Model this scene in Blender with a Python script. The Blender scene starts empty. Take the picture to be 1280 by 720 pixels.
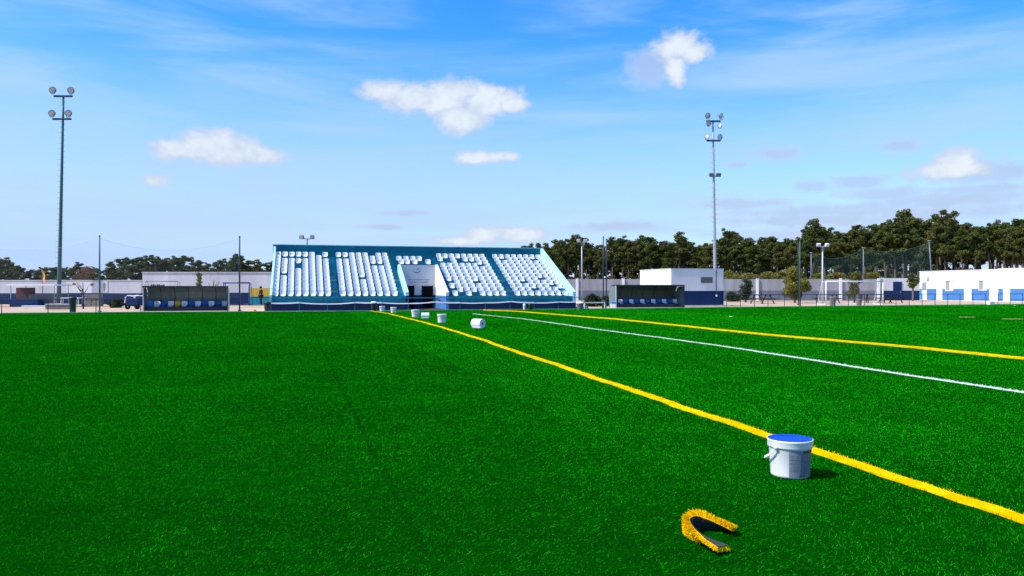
import bpy, bmesh, math, random
import numpy as np
from mathutils import Vector, Matrix

S = bpy.context.scene
C = S.collection
R = math.radians
random.seed(7)
rng = np.random.default_rng(11)

# ------------------------------------------------------------------ camera
F, H, YH = 980.0, 1.4, 361.0            # focal length in photo pixels, eye height, horizon row
cam_d = bpy.data.cameras.new('camera')
cam = bpy.data.objects.new('camera', cam_d)
C.objects.link(cam)
cam_d.sensor_width = 36.0
cam_d.lens = 36.0 * F / 1280.0
cam_d.shift_y = 1.0 / 1280.0
cam_d.clip_start, cam_d.clip_end = 0.05, 6000
cam.location = (0, 0, H)
cam.rotation_euler = (R(90), 0, 0)
S.camera = cam

# ------------------------------------------------------------------ light
SUN_EL = R(50)
sx, sy = -1.0, -0.33                      # where the sun stands, seen from the camera: to the left, a little behind
SUN_AZ = math.atan2(sx, sy)
sv = Vector((math.sin(SUN_AZ) * math.cos(SUN_EL), math.cos(SUN_AZ) * math.cos(SUN_EL), math.sin(SUN_EL)))
sun_d = bpy.data.lights.new('sun', 'SUN')
sun_d.energy = 4.3
sun_d.angle = R(0.5)
sun_d.color = (1.0, 0.965, 0.91)
sun = bpy.data.objects.new('sun', sun_d)
sun.rotation_euler = sv.to_track_quat('Z', 'Y').to_euler()
C.objects.link(sun)

S.view_settings.view_transform = 'Standard'
S.view_settings.look = 'None'
S.view_settings.gamma = 1.0
S.view_settings.use_curve_mapping = False
S.view_settings.exposure = 0.5

# ------------------------------------------------------------------ world: physical sky with clouds
W = bpy.data.worlds.new('World')
S.world = W
W.use_nodes = True
nt = W.node_tree
nt.nodes.clear()


def NN(tree, typ, **kw):
    n = tree.nodes.new(typ)
    for k, v in kw.items():
        setattr(n, k, v)
    return n


def wmath(op, a, b=None, c=None, clamp=False):
    n = NN(nt, 'ShaderNodeMath', operation=op)
    n.use_clamp = clamp
    for i, v in enumerate((a, b, c)):
        if v is None:
            continue
        if isinstance(v, (int, float)):
            n.inputs[i].default_value = v
        else:
            nt.links.new(v, n.inputs[i])
    return n.outputs[0]


def wstep(v, lo, hi):
    n = NN(nt, 'ShaderNodeMapRange', interpolation_type='SMOOTHSTEP')
    nt.links.new(v, n.inputs[0])
    n.inputs[1].default_value, n.inputs[2].default_value = lo, hi
    return n.outputs[0]


def wmix(fac, a, b):
    n = NN(nt, 'ShaderNodeMix', data_type='RGBA')
    for s, v in ((n.inputs[0], fac), (n.inputs[6], a), (n.inputs[7], b)):
        if isinstance(v, (int, float)):
            s.default_value = v
        elif isinstance(v, tuple):
            s.default_value = (*v, 1)
        else:
            nt.links.new(v, s)
    return n.outputs[2]


sky = NN(nt, 'ShaderNodeTexSky', sky_type='NISHITA')
sky.sun_disc = False
sky.sun_elevation = SUN_EL
sky.sun_rotation = SUN_AZ
sky.air_density = 1.0
sky.dust_density = 0.3
sky.ozone_density = 2.0
hs = NN(nt, 'ShaderNodeHueSaturation')
hs.inputs['Saturation'].default_value = 1.45
hs.inputs['Value'].default_value = 1.0
hs.inputs['Hue'].default_value = 0.505
nt.links.new(sky.outputs[0], hs.inputs['Color'])

tc = NN(nt, 'ShaderNodeTexCoord')
sep = NN(nt, 'ShaderNodeSeparateXYZ')
nt.links.new(tc.outputs['Generated'], sep.inputs[0])
az = wmath('ARCTAN2', sep.outputs[0], sep.outputs[1])
el = wmath('ARCSINE', sep.outputs[2])
comb = NN(nt, 'ShaderNodeCombineXYZ')
nt.links.new(az, comb.inputs[0])
nt.links.new(el, comb.inputs[1])
AE = comb.outputs[0]


def azel(x, y):
    a = math.atan((x - 640) / F)
    return a, math.atan((YH - y) / F * math.cos(a))


def wnoise(scale, detail, rough, sxy=(1, 1), rot=0, dist=0.0):
    m = NN(nt, 'ShaderNodeMapping')
    m.inputs['Rotation'].default_value = (0, 0, rot)
    m.inputs['Scale'].default_value = (sxy[0], sxy[1], 1)
    nt.links.new(AE, m.inputs[0])
    n = NN(nt, 'ShaderNodeTexNoise')
    n.inputs['Scale'].default_value = scale
    n.inputs['Detail'].default_value = detail
    n.inputs['Roughness'].default_value = rough
    n.inputs['Distortion'].default_value = dist
    nt.links.new(m.outputs[0], n.inputs['Vector'])
    return n.outputs[0]


def ellipse_field(lst):
    out = None
    for (x, y, a, b) in lst:
        a0, e0 = azel(x, y)
        m = NN(nt, 'ShaderNodeMapping')
        ax, by = a / F, b / F
        m.inputs['Location'].default_value = (-a0 / ax, -e0 / by, 0)
        m.inputs['Scale'].default_value = (1 / ax, 1 / by, 1)
        nt.links.new(AE, m.inputs[0])
        ln = NN(nt, 'ShaderNodeVectorMath', operation='LENGTH')
        nt.links.new(m.outputs[0], ln.inputs[0])
        f = wmath('SUBTRACT', 1.0, ln.outputs['Value'])
        out = f if out is None else wmath('SMOOTH_MAX', out, f, 0.12)
    return out


puffs = [(480, 114, 44, 16), (520, 122, 50, 24), (560, 124, 66, 30), (604, 126, 56, 28), (572, 146, 46, 25), (640, 132, 30, 12),
         (222, 186, 42, 18), (258, 181, 42, 24), (286, 188, 46, 22), (325, 194, 38, 15),
         (846, 60, 34, 22), (868, 66, 34, 16), (845, 86, 18, 22),
         (600, 197, 44, 10), (632, 196, 22, 7), (195, 226, 20, 10),
         (606, 293, 40, 15), (650, 293, 50, 13), (575, 301, 40, 9),
         (1196, 202, 26, 18), (1186, 212, 46, 12)]
soft = [(1222, 215, 70, 17), (1262, 214, 40, 12), (1075, 227, 46, 13), (1013, 233, 34, 11), (967, 192, 38, 13), (1127, 182, 28, 11), (812, 84, 40, 28),
        (508, 266, 50, 7), (920, 206, 22, 6), (1190, 250, 150, 14), (1050, 262, 170, 12), (480, 284, 36, 5),
        (760, 283, 90, 9), (1240, 236, 80, 8), (1205, 266, 130, 17), (1000, 276, 120, 13), (1100, 243, 70, 11), (930, 255, 80, 9)]
n_big = wnoise(13, 9, 0.62, (1, 1.5), 0, 0.4)
n_fine = wnoise(42, 6, 0.6, (1, 1.3), 0, 0.2)
nsum = wmath('ADD', wmath('MULTIPLY', wmath('SUBTRACT', n_big, 0.5), 1.5), wmath('MULTIPLY', wmath('SUBTRACT', n_fine, 0.5), 1.1))
fp = wmath('ADD', ellipse_field(puffs), nsum)
puff_m = wmath('MULTIPLY', wstep(fp, -0.02, 0.46), 0.94)
fs = wmath('ADD', ellipse_field(soft), nsum)
soft_m = wmath('MULTIPLY', wstep(fs, -0.05, 0.65), 0.68)
# thin cirrus in long slanting streaks, thicker towards the horizon
ci = wnoise(2.6, 8, 0.55, (0.8, 5.0), R(-9), 0.7)
ci2 = wnoise(8.0, 6, 0.6, (0.6, 4.0), R(-13), 0.4)
low = wstep(el, 0.36, 0.0)
cirrus = wstep(wmath('ADD', wmath('ADD', wmath('MULTIPLY', ci, 0.75), wmath('MULTIPLY', ci2, 0.25)), wmath('MULTIPLY', low, 0.12)), 0.42, 0.74)
leftish = wstep(az, 0.55, -0.62)
veil = wmath('MULTIPLY', wmath('MULTIPLY', wstep(el, 0.33, 0.04), 0.88), wmath('ADD', 0.70, wmath('MULTIPLY', leftish, 0.30)))
strat_n = wnoise(7.0, 7, 0.6, (0.6, 7.0), R(3), 0.4)
strat = wmath('MULTIPLY', wmath('MULTIPLY', wstep(strat_n, 0.40, 0.62), wstep(el, 0.15, 0.05)), wmath('ADD', 0.25, wmath('MULTIPLY', wstep(az, 0.0, 0.35), 0.55)))

lift = NN(nt, 'ShaderNodeVectorMath', operation='MULTIPLY')
nt.links.new(hs.outputs[0], lift.inputs[0])
SKY_MUL = 0.15
lift.inputs[1].default_value = (SKY_MUL * 0.84, SKY_MUL * 1.07, SKY_MUL * 1.22)
base = lift.outputs[0]
shade_n = wnoise(16, 5, 0.6)
cl_white = (0.60, 0.645, 0.70)
cl_grey = (0.42, 0.49, 0.61)
col = wmix(veil, base, (0.37, 0.475, 0.715))
col = wmix(wmath('MULTIPLY', cirrus, 0.75), col, (0.34, 0.50, 0.76))
col = wmix(strat, col, (0.38, 0.46, 0.64))
col = wmix(soft_m, col, wmix(wstep(fs, 0.15, 0.8), (0.39, 0.48, 0.67), (0.34, 0.42, 0.57)))
col = wmix(puff_m, col, wmix(wmath('MULTIPLY', wstep(fp, 0.2, 0.75), wstep(shade_n, 0.30, 0.6)), cl_grey, cl_white))
bg = NN(nt, 'ShaderNodeBackground')
nt.links.new(col, bg.inputs[0])
bg.inputs[1].default_value = 1.0
wo = NN(nt, 'ShaderNodeOutputWorld')
nt.links.new(bg.outputs[0], wo.inputs[0])


# ------------------------------------------------------------------ helpers
def px(x, Z):
    return (x - 640) * Z / F


def pz(y, Z):
    return H - (y - YH) * Z / F


def gp(x, y):
    Z = F * H / (y - YH)
    return (px(x, Z), Z)


def tag(o, label=None, cat=None, group=None, kind=None):
    for k, v in (('label', label), ('category', cat), ('group', group), ('kind', kind)):
        if v:
            o[k] = v
    return o


def empty(name, loc, label, cat, group=None, rz=0.0):
    o = bpy.data.objects.new(name, None)
    C.objects.link(o)
    o.location = loc
    o.rotation_euler = (0, 0, rz)
    o.empty_display_size = 0.2
    return tag(o, label, cat, group)


def copy_tree(o, parent=None, label=None):
    c = o.copy()
    C.objects.link(c)
    c.parent = parent
    if label:
        c['label'] = label
    for ch in list(o.children):
        copy_tree(ch, c)
    return c


class MB:
    """collects boxes, tubes and lathes into one mesh"""

    def __init__(self):
        self.v, self.f, self.mi = [], [], []
        self.m = 0

    def face(self, pts):
        i = len(self.v)
        self.v += [tuple(p) for p in pts]
        self.f.append(list(range(i, i + len(pts))))
        self.mi.append(self.m)
        return self

    def box(self, x0, x1, y0, y1, z0, z1, M=None):
        p = [Vector((x, y, z)) for z in (z0, z1) for y in (y0, y1) for x in (x0, x1)]
        if M is not None:
            p = [M @ q for q in p]
        i = len(self.v)
        self.v += [tuple(q) for q in p]
        for q in ((0, 2, 3, 1), (4, 5, 7, 6), (0, 1, 5, 4), (2, 6, 7, 3), (0, 4, 6, 2), (1, 3, 7, 5)):
            self.f.append([i + k for k in q])
            self.mi.append(self.m)
        return self

    def cbox(self, c, s, rz=0, rx=0, ry=0):
        M = Matrix.Translation(c) @ Matrix.Rotation(rz, 4, 'Z') @ Matrix.Rotation(ry, 4, 'Y') @ Matrix.Rotation(rx, 4, 'X')
        return self.box(-s[0] / 2, s[0] / 2, -s[1] / 2, s[1] / 2, -s[2] / 2, s[2] / 2, M)

    def tube(self, pts, r, n=8, cap=True):
        pts = [Vector(p) for p in pts]
        rs = r if isinstance(r, (list, tuple)) else [r] * len(pts)
        base = len(self.v)
        for k, p in enumerate(pts):
            d = (pts[min(k + 1, len(pts) - 1)] - pts[max(k - 1, 0)]).normalized()
            a = Vector((0, 0, 1)) if abs(d.z) < 0.9 else Vector((1, 0, 0))
            u = d.cross(a).normalized()
            w = d.cross(u)
            for j in range(n):
                t = 2 * math.pi * j / n
                self.v.append(tuple(p + (u * math.cos(t) + w * math.sin(t)) * rs[k]))
        for k in range(len(pts) - 1):
            for j in range(n):
                a, b = base + k * n + j, base + k * n + (j + 1) % n
                self.f.append([a, b, b + n, a + n])
                self.mi.append(self.m)
        if cap:
            self.f.append([base + j for j in range(n)][::-1])
            self.f.append([base + (len(pts) - 1) * n + j for j in range(n)])
            self.mi += [self.m] * 2
        return self

    def lathe(self, prof, n=24, M=None, a0=0, a1=2 * math.pi, cap=False):
        full = abs(a1 - a0 - 2 * math.pi) < 1e-6
        cols = n if full else n + 1
        base = len(self.v)
        for (r, z) in prof:
            for j in range(cols):
                t = a0 + (a1 - a0) * j / n
                p = Vector((r * math.cos(t), r * math.sin(t), z))
                self.v.append(tuple(M @ p if M is not None else p))
        for k in range(len(prof) - 1):
            for j in range(n):
                a = base + k * cols + j
                b = base + k * cols + ((j + 1) % cols)
                self.f.append([a, b, b + cols, a + cols])
                self.mi.append(self.m)
        return self

    def prism(self, poly, x0, x1):
        """a (y, z) outline extruded along x"""
        n = len(poly)
        i = len(self.v)
        self.v += [(x0, p[0], p[1]) for p in poly] + [(x1, p[0], p[1]) for p in poly]
        self.f.append([i + k for k in range(n)])
        self.f.append([i + n + k for k in range(n)][::-1])
        self.mi += [self.m] * 2
        for k in range(n):
            a, b = i + k, i + (k + 1) % n
            self.f.append([b, a, a + n, b + n])
            self.mi.append(self.m)
        return self

    def build(self, name, mat, parent=None, smooth=False, bevel=0, fix=True):
        me = bpy.data.meshes.new(name)
        me.from_pydata(self.v, [], self.f)
        mats = mat if isinstance(mat, (list, tuple)) else [mat]
        for m in mats:
            me.materials.append(m)
        if len(mats) > 1:
            me.polygons.foreach_set('material_index', self.mi)
        if fix:
            bm = bmesh.new()
            bm.from_mesh(me)
            bmesh.ops.recalc_face_normals(bm, faces=bm.faces)
            bm.to_mesh(me)
            bm.free()
        if smooth:
            me.polygons.foreach_set('use_smooth', [True] * len(me.polygons))
        o = bpy.data.objects.new(name, me)
        C.objects.link(o)
        if parent is not None:
            o.parent = parent
        if bevel:
            b = o.modifiers.new('bevel', 'BEVEL')
            b.width = bevel
            b.segments = 2
            b.limit_method = 'ANGLE'
        return o


def np_mesh(name, verts, nper, mat, parent=None):
    """separate polygons of nper corners from a (n*nper, 3) array"""
    me = bpy.data.meshes.new(name)
    nv = len(verts)
    nf = nv // nper
    me.vertices.add(nv)
    me.vertices.foreach_set('co', np.ascontiguousarray(verts, dtype=np.float32).ravel())
    me.loops.add(nv)
    me.loops.foreach_set('vertex_index', np.arange(nv, dtype=np.int32))
    me.polygons.add(nf)
    me.polygons.foreach_set('loop_start', np.arange(0, nv, nper, dtype=np.int32))
    me.update(calc_edges=True)
    me.materials.append(mat)
    o = bpy.data.objects.new(name, me)
    C.objects.link(o)
    if parent is not None:
        o.parent = parent
    return o


# ------------------------------------------------------------------ materials
def mat(name, col, rough=0.6, metal=0.0, var=0.12, scale=4.0, spec=0.4, bump=0.0, bscale=40.0, streak=False, dirt=None, trans=None):
    m = bpy.data.materials.new(name)
    m.use_nodes = True
    t = m.node_tree
    b = t.nodes['Principled BSDF']
    b.inputs['Roughness'].default_value = rough
    b.inputs['Metallic'].default_value = metal
    b.inputs['Specular IOR Level'].default_value = spec
    tcn = NN(t, 'ShaderNodeTexCoord')
    n = NN(t, 'ShaderNodeTexNoise')
    n.inputs['Scale'].default_value = scale
    n.inputs['Detail'].default_value = 6
    n.inputs['Roughness'].default_value = 0.62
    if streak:
        mp = NN(t, 'ShaderNodeMapping')
        mp.inputs['Scale'].default_value = (1, 1, 0.15)
        t.links.new(tcn.outputs['Object'], mp.inputs[0])
        t.links.new(mp.outputs[0], n.inputs['Vector'])
    else:
        t.links.new(tcn.outputs['Object'], n.inputs['Vector'])
    rp = NN(t, 'ShaderNodeValToRGB')
    rp.color_ramp.elements[0].position, rp.color_ramp.elements[1].position = 0.3, 0.7
    d = dirt or tuple(c * (1 - var * 1.6) for c in col)
    rp.color_ramp.elements[0].color = (*d, 1)
    rp.color_ramp.elements[1].color = (*[min(1, c * (1 + var * 0.5)) for c in col], 1)
    t.links.new(n.outputs[0], rp.inputs[0])
    t.links.new(rp.outputs[0], b.inputs['Base Color'])
    if bump:
        n2 = NN(t, 'ShaderNodeTexNoise')
        n2.inputs['Scale'].default_value = bscale
        n2.inputs['Detail'].default_value = 4
        t.links.new(tcn.outputs['Object'], n2.inputs['Vector'])
        bp = NN(t, 'ShaderNodeBump')
        bp.inputs['Strength'].default_value = bump
        bp.inputs['Distance'].default_value = 0.02
        t.links.new(n2.outputs[0], bp.inputs['Height'])
        t.links.new(bp.outputs[0], b.inputs['Normal'])
    return m


def leaf_mat(name, a, b_, trans=0.25, brown=None):
    m = bpy.data.materials.new(name)
    m.use_nodes = True
    t = m.node_tree
    pb = t.nodes['Principled BSDF']
    pb.inputs['Roughness'].default_value = 0.75
    pb.inputs['Specular IOR Level'].default_value = 0.15
    oi = NN(t, 'ShaderNodeObjectInfo')
    tcn = NN(t, 'ShaderNodeTexCoord')
    n = NN(t, 'ShaderNodeTexNoise')
    n.inputs['Scale'].default_value = 0.9
    n.inputs['Detail'].default_value = 5
    t.links.new(tcn.outputs['Object'], n.inputs['Vector'])
    mx = NN(t, 'ShaderNodeMix', data_type='RGBA')
    mx.inputs[6].default_value = (*a, 1)
    mx.inputs[7].default_value = (*b_, 1)
    mr = NN(t, 'ShaderNodeMapRange')
    mr.inputs[1].default_value, mr.inputs[2].default_value = 0.35, 0.65
    t.links.new(n.outputs[0], mr.inputs[0])
    t.links.new(mr.outputs[0], mx.inputs[0])
    out = mx.outputs[2]
    if brown:
        m2 = NN(t, 'ShaderNodeMix', data_type='RGBA')
        m2.inputs[7].default_value = (*brown, 1)
        mr2 = NN(t, 'ShaderNodeMapRange')
        mr2.inputs[1].default_value, mr2.inputs[2].default_value = 0.35, 1.0
        mr2.inputs[4].default_value = 0.8
        t.links.new(oi.outputs['Random'], mr2.inputs[0])
        t.links.new(mr2.outputs[0], m2.inputs[0])
        t.links.new(out, m2.inputs[6])
        out = m2.outputs[2]
    t.links.new(out, pb.inputs['Base Color'])
    tr = NN(t, 'ShaderNodeBsdfTranslucent')
    t.links.new(out, tr.inputs['Color'])
    ms = NN(t, 'ShaderNodeMixShader')
    ms.inputs[0].default_value = trans
    t.links.new(pb.outputs[0], ms.inputs[1])
    t.links.new(tr.outputs[0], ms.inputs[2])
    t.links.new(ms.outputs[0], t.nodes['Material Output'].inputs[0])
    return m


def pile_mat(name, cols, rough=0.55, trans=0.2, spec=0.0, patch=0.0):
    """plastic pile: every fibre one of a few tones, with broad patches"""
    m = bpy.data.materials.new(name)
    m.use_nodes = True
    t = m.node_tree
    pb = t.nodes['Principled BSDF']
    pb.inputs['Roughness'].default_value = rough
    pb.inputs['Specular IOR Level'].default_value = spec
    ge = NN(t, 'ShaderNodeNewGeometry')
    rp = NN(t, 'ShaderNodeValToRGB')
    el_ = rp.color_ramp.elements
    while len(el_) < len(cols):
        el_.new(0.5)
    for i, c in enumerate(cols):
        el_[i].position = i / (len(cols) - 1)
        el_[i].color = (*c, 1)
    t.links.new(ge.outputs['Random Per Island'], rp.inputs[0])
    pn = NN(t, 'ShaderNodeTexNoise')
    pn.inputs['Scale'].default_value = 0.55
    pn.inputs['Detail'].default_value = 5
    pn.inputs['Roughness'].default_value = 0.65
    ptc = NN(t, 'ShaderNodeTexCoord')
    pmap = NN(t, 'ShaderNodeMapping')
    pmap.inputs['Rotation'].default_value = (0, 0, R(-15))
    pmap.inputs['Scale'].default_value = (0.9, 0.45, 1)
    t.links.new(ptc.outputs['Object'], pmap.inputs[0])
    t.links.new(pmap.outputs[0], pn.inputs['Vector'])
    pm = NN(t, 'ShaderNodeMapRange')
    pm.inputs[1].default_value, pm.inputs[2].default_value = 0.32, 0.68
    pm.inputs[3].default_value, pm.inputs[4].default_value = 1 - patch, 1 + patch
    t.links.new(pn.outputs[0], pm.inputs[0])
    sc_ = NN(t, 'ShaderNodeVectorMath', operation='SCALE')
    t.links.new(rp.outputs[0], sc_.inputs[0])
    t.links.new(pm.outputs[0], sc_.inputs['Scale'])
    t.links.new(sc_.outputs[0], pb.inputs['Base Color'])
    tr = NN(t, 'ShaderNodeBsdfTranslucent')
    t.links.new(sc_.outputs[0], tr.inputs['Color'])
    ms = NN(t, 'ShaderNodeMixShader')
    ms.inputs[0].default_value = trans
    t.links.new(pb.outputs[0], ms.inputs[1])
    t.links.new(tr.outputs[0], ms.inputs[2])
    t.links.new(ms.outputs[0], t.nodes['Material Output'].inputs[0])
    return m


def net_mat(name, col, alpha):
    m = bpy.data.materials.new(name)
    m.use_nodes = True
    t = m.node_tree
    pb = t.nodes['Principled BSDF']
    pb.inputs['Base Color'].default_value = (*col, 1)
    pb.inputs['Roughness'].default_value = 0.8
    tcn = NN(t, 'ShaderNodeTexCoord')
    n = NN(t, 'ShaderNodeTexNoise')
    n.inputs['Scale'].default_value = 1.5
    t.links.new(tcn.outputs['Object'], n.inputs['Vector'])
    mr = NN(t, 'ShaderNodeMapRange')
    mr.inputs[3].default_value, mr.inputs[4].default_value = alpha * 0.6, alpha * 1.4
    t.links.new(n.outputs[0], mr.inputs[0])
    t.links.new(mr.outputs[0], pb.inputs['Alpha'])
    return m


M = {}
M['sand'] = mat('pale sand', (0.56, 0.40, 0.27), 0.95, var=0.25, scale=0.6, spec=0.1, bump=0.4, bscale=8)
M['soil'] = mat('wood floor', (0.10, 0.085, 0.05), 0.95, var=0.3, scale=0.4, spec=0.05)
M['kerb'] = mat('kerb concrete', (0.55, 0.54, 0.50), 0.9, var=0.15, scale=2)
M['white_wall'] = mat('white render', (0.80, 0.79, 0.77), 0.85, var=0.05, scale=0.7, spec=0.2, streak=True)
M['grey_wall'] = mat('pale weathered render', (0.66, 0.645, 0.64), 0.9, var=0.14, scale=0.8, spec=0.15, streak=True)
M['old_wall'] = mat('grey weathered render', (0.36, 0.355, 0.365), 0.92, var=0.2, scale=0.9, spec=0.12, streak=True)
M['old_dado'] = mat('faded blue grey paint', (0.17, 0.19, 0.24), 0.9, var=0.2, scale=0.9, spec=0.12, streak=True)
M['navy'] = mat('navy wall paint', (0.008, 0.030, 0.10), 0.8, var=0.15, scale=1.0, spec=0.2)
M['sky_dado'] = mat('sky blue wall paint', (0.065, 0.20, 0.48), 0.8, var=0.1, scale=1.0, spec=0.2)
M['teal'] = mat('teal painted concrete', (0.015, 0.26, 0.34), 0.8, var=0.3, scale=1.2, spec=0.2, streak=True)
M['teal_dark'] = mat('shaded teal painted concrete', (0.008, 0.19, 0.25), 0.8, var=0.2, scale=1.0, spec=0.2)  # teal darkened for the back wall: its shade put into the colour
M['cyan'] = mat('sunlit cyan painted concrete', (0.46, 0.74, 0.80), 0.8, var=0.12, scale=1.0, spec=0.2)  # paler than the teal: sunlight on the parapets put into the colour
M['blue_step'] = mat('blue painted step', (0.02, 0.17, 0.42), 0.8, var=0.1, scale=2)
M['khaki_step'] = mat('worn yellow green step', (0.22, 0.34, 0.26), 0.8, var=0.1, scale=2)
M['tunnel_wall'] = mat('light render of the tunnel', (0.66, 0.65, 0.66), 0.85, var=0.08, scale=0.8, streak=True)
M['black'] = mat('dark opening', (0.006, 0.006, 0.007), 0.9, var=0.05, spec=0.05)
M['seat_white'] = mat('white seat plastic', (0.80, 0.80, 0.83), 0.45, var=0.05, scale=6, spec=0.4)
M['seat_blue'] = mat('blue seat plastic', (0.02, 0.10, 0.42), 0.4, var=0.08, scale=6)
M['seat_light_blue'] = mat('light blue seat plastic', (0.03, 0.30, 0.75), 0.4, var=0.08, scale=6)
M['seat_yellow'] = mat('yellow seat plastic', (0.75, 0.42, 0.02), 0.4, var=0.08, scale=6)
M['steel'] = mat('galvanised steel', (0.42, 0.44, 0.46), 0.5, metal=0.4, var=0.15, scale=3)
M['pale_steel'] = mat('light grey painted steel', (0.62, 0.63, 0.64), 0.55, var=0.1, scale=3)
M['green_steel'] = mat('dark green painted steel', (0.045, 0.12, 0.11), 0.55, var=0.15, scale=3)
M['dark_steel'] = mat('dark painted steel', (0.025, 0.04, 0.055), 0.5, var=0.15, scale=3)
M['blue_steel'] = mat('blue painted steel', (0.02, 0.06, 0.22), 0.5, var=0.1, scale=3)
M['white_steel'] = mat('white painted steel', (0.80, 0.80, 0.80), 0.45, var=0.06, scale=3)
M['lamp_case'] = mat('grey lamp housing', (0.16, 0.18, 0.20), 0.5, metal=0.3, var=0.1)
M['lamp_glass'] = mat('lamp glass', (0.55, 0.57, 0.58), 0.15, var=0.05, spec=0.8)
M['dug_panel'] = mat('grey green dugout sheet', (0.16, 0.22, 0.20), 0.4, var=0.15, scale=2)
M['dug_dark'] = mat('dark green dugout sheet', (0.045, 0.085, 0.06), 0.4, var=0.2, scale=2)
M['dug_roof'] = mat('dark dugout roof', (0.03, 0.035, 0.04), 0.5, var=0.1)
M['yellow_panel'] = mat('yellow ochre board', (0.66, 0.44, 0.05), 0.7, var=0.12, scale=3, streak=True)
M['orange'] = mat('orange flag cloth', (0.80, 0.32, 0.06), 0.8, var=0.15, scale=4)
M['red'] = mat('red paint', (0.50, 0.05, 0.035), 0.6, var=0.12, scale=4)
M['dull_red'] = mat('dull faded red board', (0.10, 0.03, 0.035), 0.8, var=0.3, scale=3)
M['wood'] = mat('dark stained wood', (0.03, 0.018, 0.016), 0.8, var=0.2, scale=4)
M['grey_wood'] = mat('weathered wood', (0.25, 0.22, 0.19), 0.9, var=0.2, scale=4)
M['bin_green'] = mat('dark green bin plastic', (0.014, 0.03, 0.022), 0.5, var=0.15)
M['bin_grey'] = mat('grey bin plastic', (0.17, 0.16, 0.16), 0.6, var=0.15)
M['bark'] = mat('pine bark', (0.16, 0.115, 0.085), 0.95, var=0.3, scale=6, spec=0.1)
M['pale_bark'] = mat('grey bark', (0.20, 0.17, 0.14), 0.95, var=0.3, scale=6, spec=0.1)
M['bucket'] = mat('white bucket plastic', (0.86, 0.845, 0.81), 0.4, var=0.08, scale=7, spec=0.4)
M['lid'] = mat('blue lid plastic', (0.004, 0.065, 0.62), 0.5, var=0.05, scale=6, spec=0.15)
M['label'] = mat('shaded grey printed label', (0.22, 0.24, 0.28), 0.5, var=0.04, scale=8)  # printed grey, darkened by the shade on the bucket's right side
M['ink'] = mat('dark print', (0.045, 0.05, 0.07), 0.6, var=0.05)
M['pale_ink'] = mat('grey print', (0.09, 0.11, 0.14), 0.6, var=0.05)
M['roll'] = mat('white tape roll', (0.80, 0.80, 0.80), 0.7, var=0.05, scale=6)
M['backing'] = mat('dark latex backing', (0.055, 0.05, 0.06), 0.65, var=0.25, scale=25, spec=0.3)
M['rust'] = mat('dark brick red floor', (0.09, 0.025, 0.025), 0.9, var=0.2)
M['coat'] = mat('dark maroon cloth', (0.022, 0.010, 0.012), 0.9, var=0.1)
M['skin'] = mat('skin', (0.36, 0.21, 0.15), 0.6, var=0.05)
M['trousers'] = mat('navy cloth', (0.012, 0.018, 0.05), 0.9, var=0.1)
M['glass'] = mat('window glass', (0.10, 0.13, 0.16), 0.08, var=0.05, spec=0.8)
M['shutter'] = mat('grey shutter', (0.30, 0.31, 0.33), 0.6, var=0.1)
M['pine'] = leaf_mat('pine needles', (0.034, 0.052, 0.010), (0.135, 0.155, 0.028), 0.25, (0.130, 0.115, 0.028))
M['dark_leaf'] = leaf_mat('dark leaves', (0.018, 0.032, 0.014), (0.045, 0.065, 0.022), 0.2)
M['olive_leaf'] = leaf_mat('olive leaves', (0.12, 0.13, 0.022), (0.26, 0.23, 0.04), 0.3)
M['yellow_leaf'] = leaf_mat('yellow green leaves', (0.15, 0.145, 0.03), (0.24, 0.21, 0.05), 0.3)
M['brown_leaf'] = leaf_mat('dry brown twigs', (0.15, 0.085, 0.04), (0.22, 0.13, 0.07), 0.2)
M['green_net'] = net_mat('green netting', (0.14, 0.38, 0.32), 0.055)
M['grey_net'] = net_mat('grey netting', (0.30, 0.34, 0.40), 0.05)
M['goal_net'] = net_mat('white goal net', (0.75, 0.75, 0.75), 0.05)
M['pile_green'] = pile_mat('green turf pile', [(0.0004, 0.06, 0.0002), (0.0006, 0.20, 0.0003), (0.001, 0.36, 0.0006), (0.003, 0.46, 0.001), (0.04, 0.52, 0.012)], spec=0.0, patch=0.20)
M['pile_yellow'] = pile_mat('yellow turf pile', [(0.95, 0.49, 0.0005), (0.97, 0.59, 0.001), (0.98, 0.70, 0.006)], trans=0.2, patch=0.05)
M['pile_white'] = pile_mat('white turf pile', [(0.72, 0.72, 0.70), (0.85, 0.85, 0.83)])
M['scrap'] = mat('pale straw offcut', (0.42, 0.40, 0.12), 0.9, var=0.2)

# turf base sheet
mt = bpy.data.materials.new('artificial turf')
mt.use_nodes = True
t = mt.node_tree
pb = t.nodes['Principled BSDF']
pb.inputs['Roughness'].default_value = 0.85
pb.inputs['Specular IOR Level'].default_value = 0.0
tcn = NN(t, 'ShaderNodeTexCoord')


def tnoise(scale, detail=6, sc=(1, 1, 1), rough=0.6):
    mp = NN(t, 'ShaderNodeMapping')
    mp.inputs['Scale'].default_value = sc
    t.links.new(tcn.outputs['Object'], mp.inputs[0])
    n = NN(t, 'ShaderNodeTexNoise')
    n.inputs['Scale'].default_value = scale
    n.inputs['Detail'].default_value = detail
    n.inputs['Roughness'].default_value = rough
    t.links.new(mp.outputs[0], n.inputs['Vector'])
    return n.outputs[0]


def tmath(op, a, b):
    n = NN(t, 'ShaderNodeMath', operation=op)
    for i, v in enumerate((a, b)):
        if isinstance(v, (int, float)):
            n.inputs[i].default_value = v
        else:
            t.links.new(v, n.inputs[i])
    return n.outputs[0]


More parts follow.
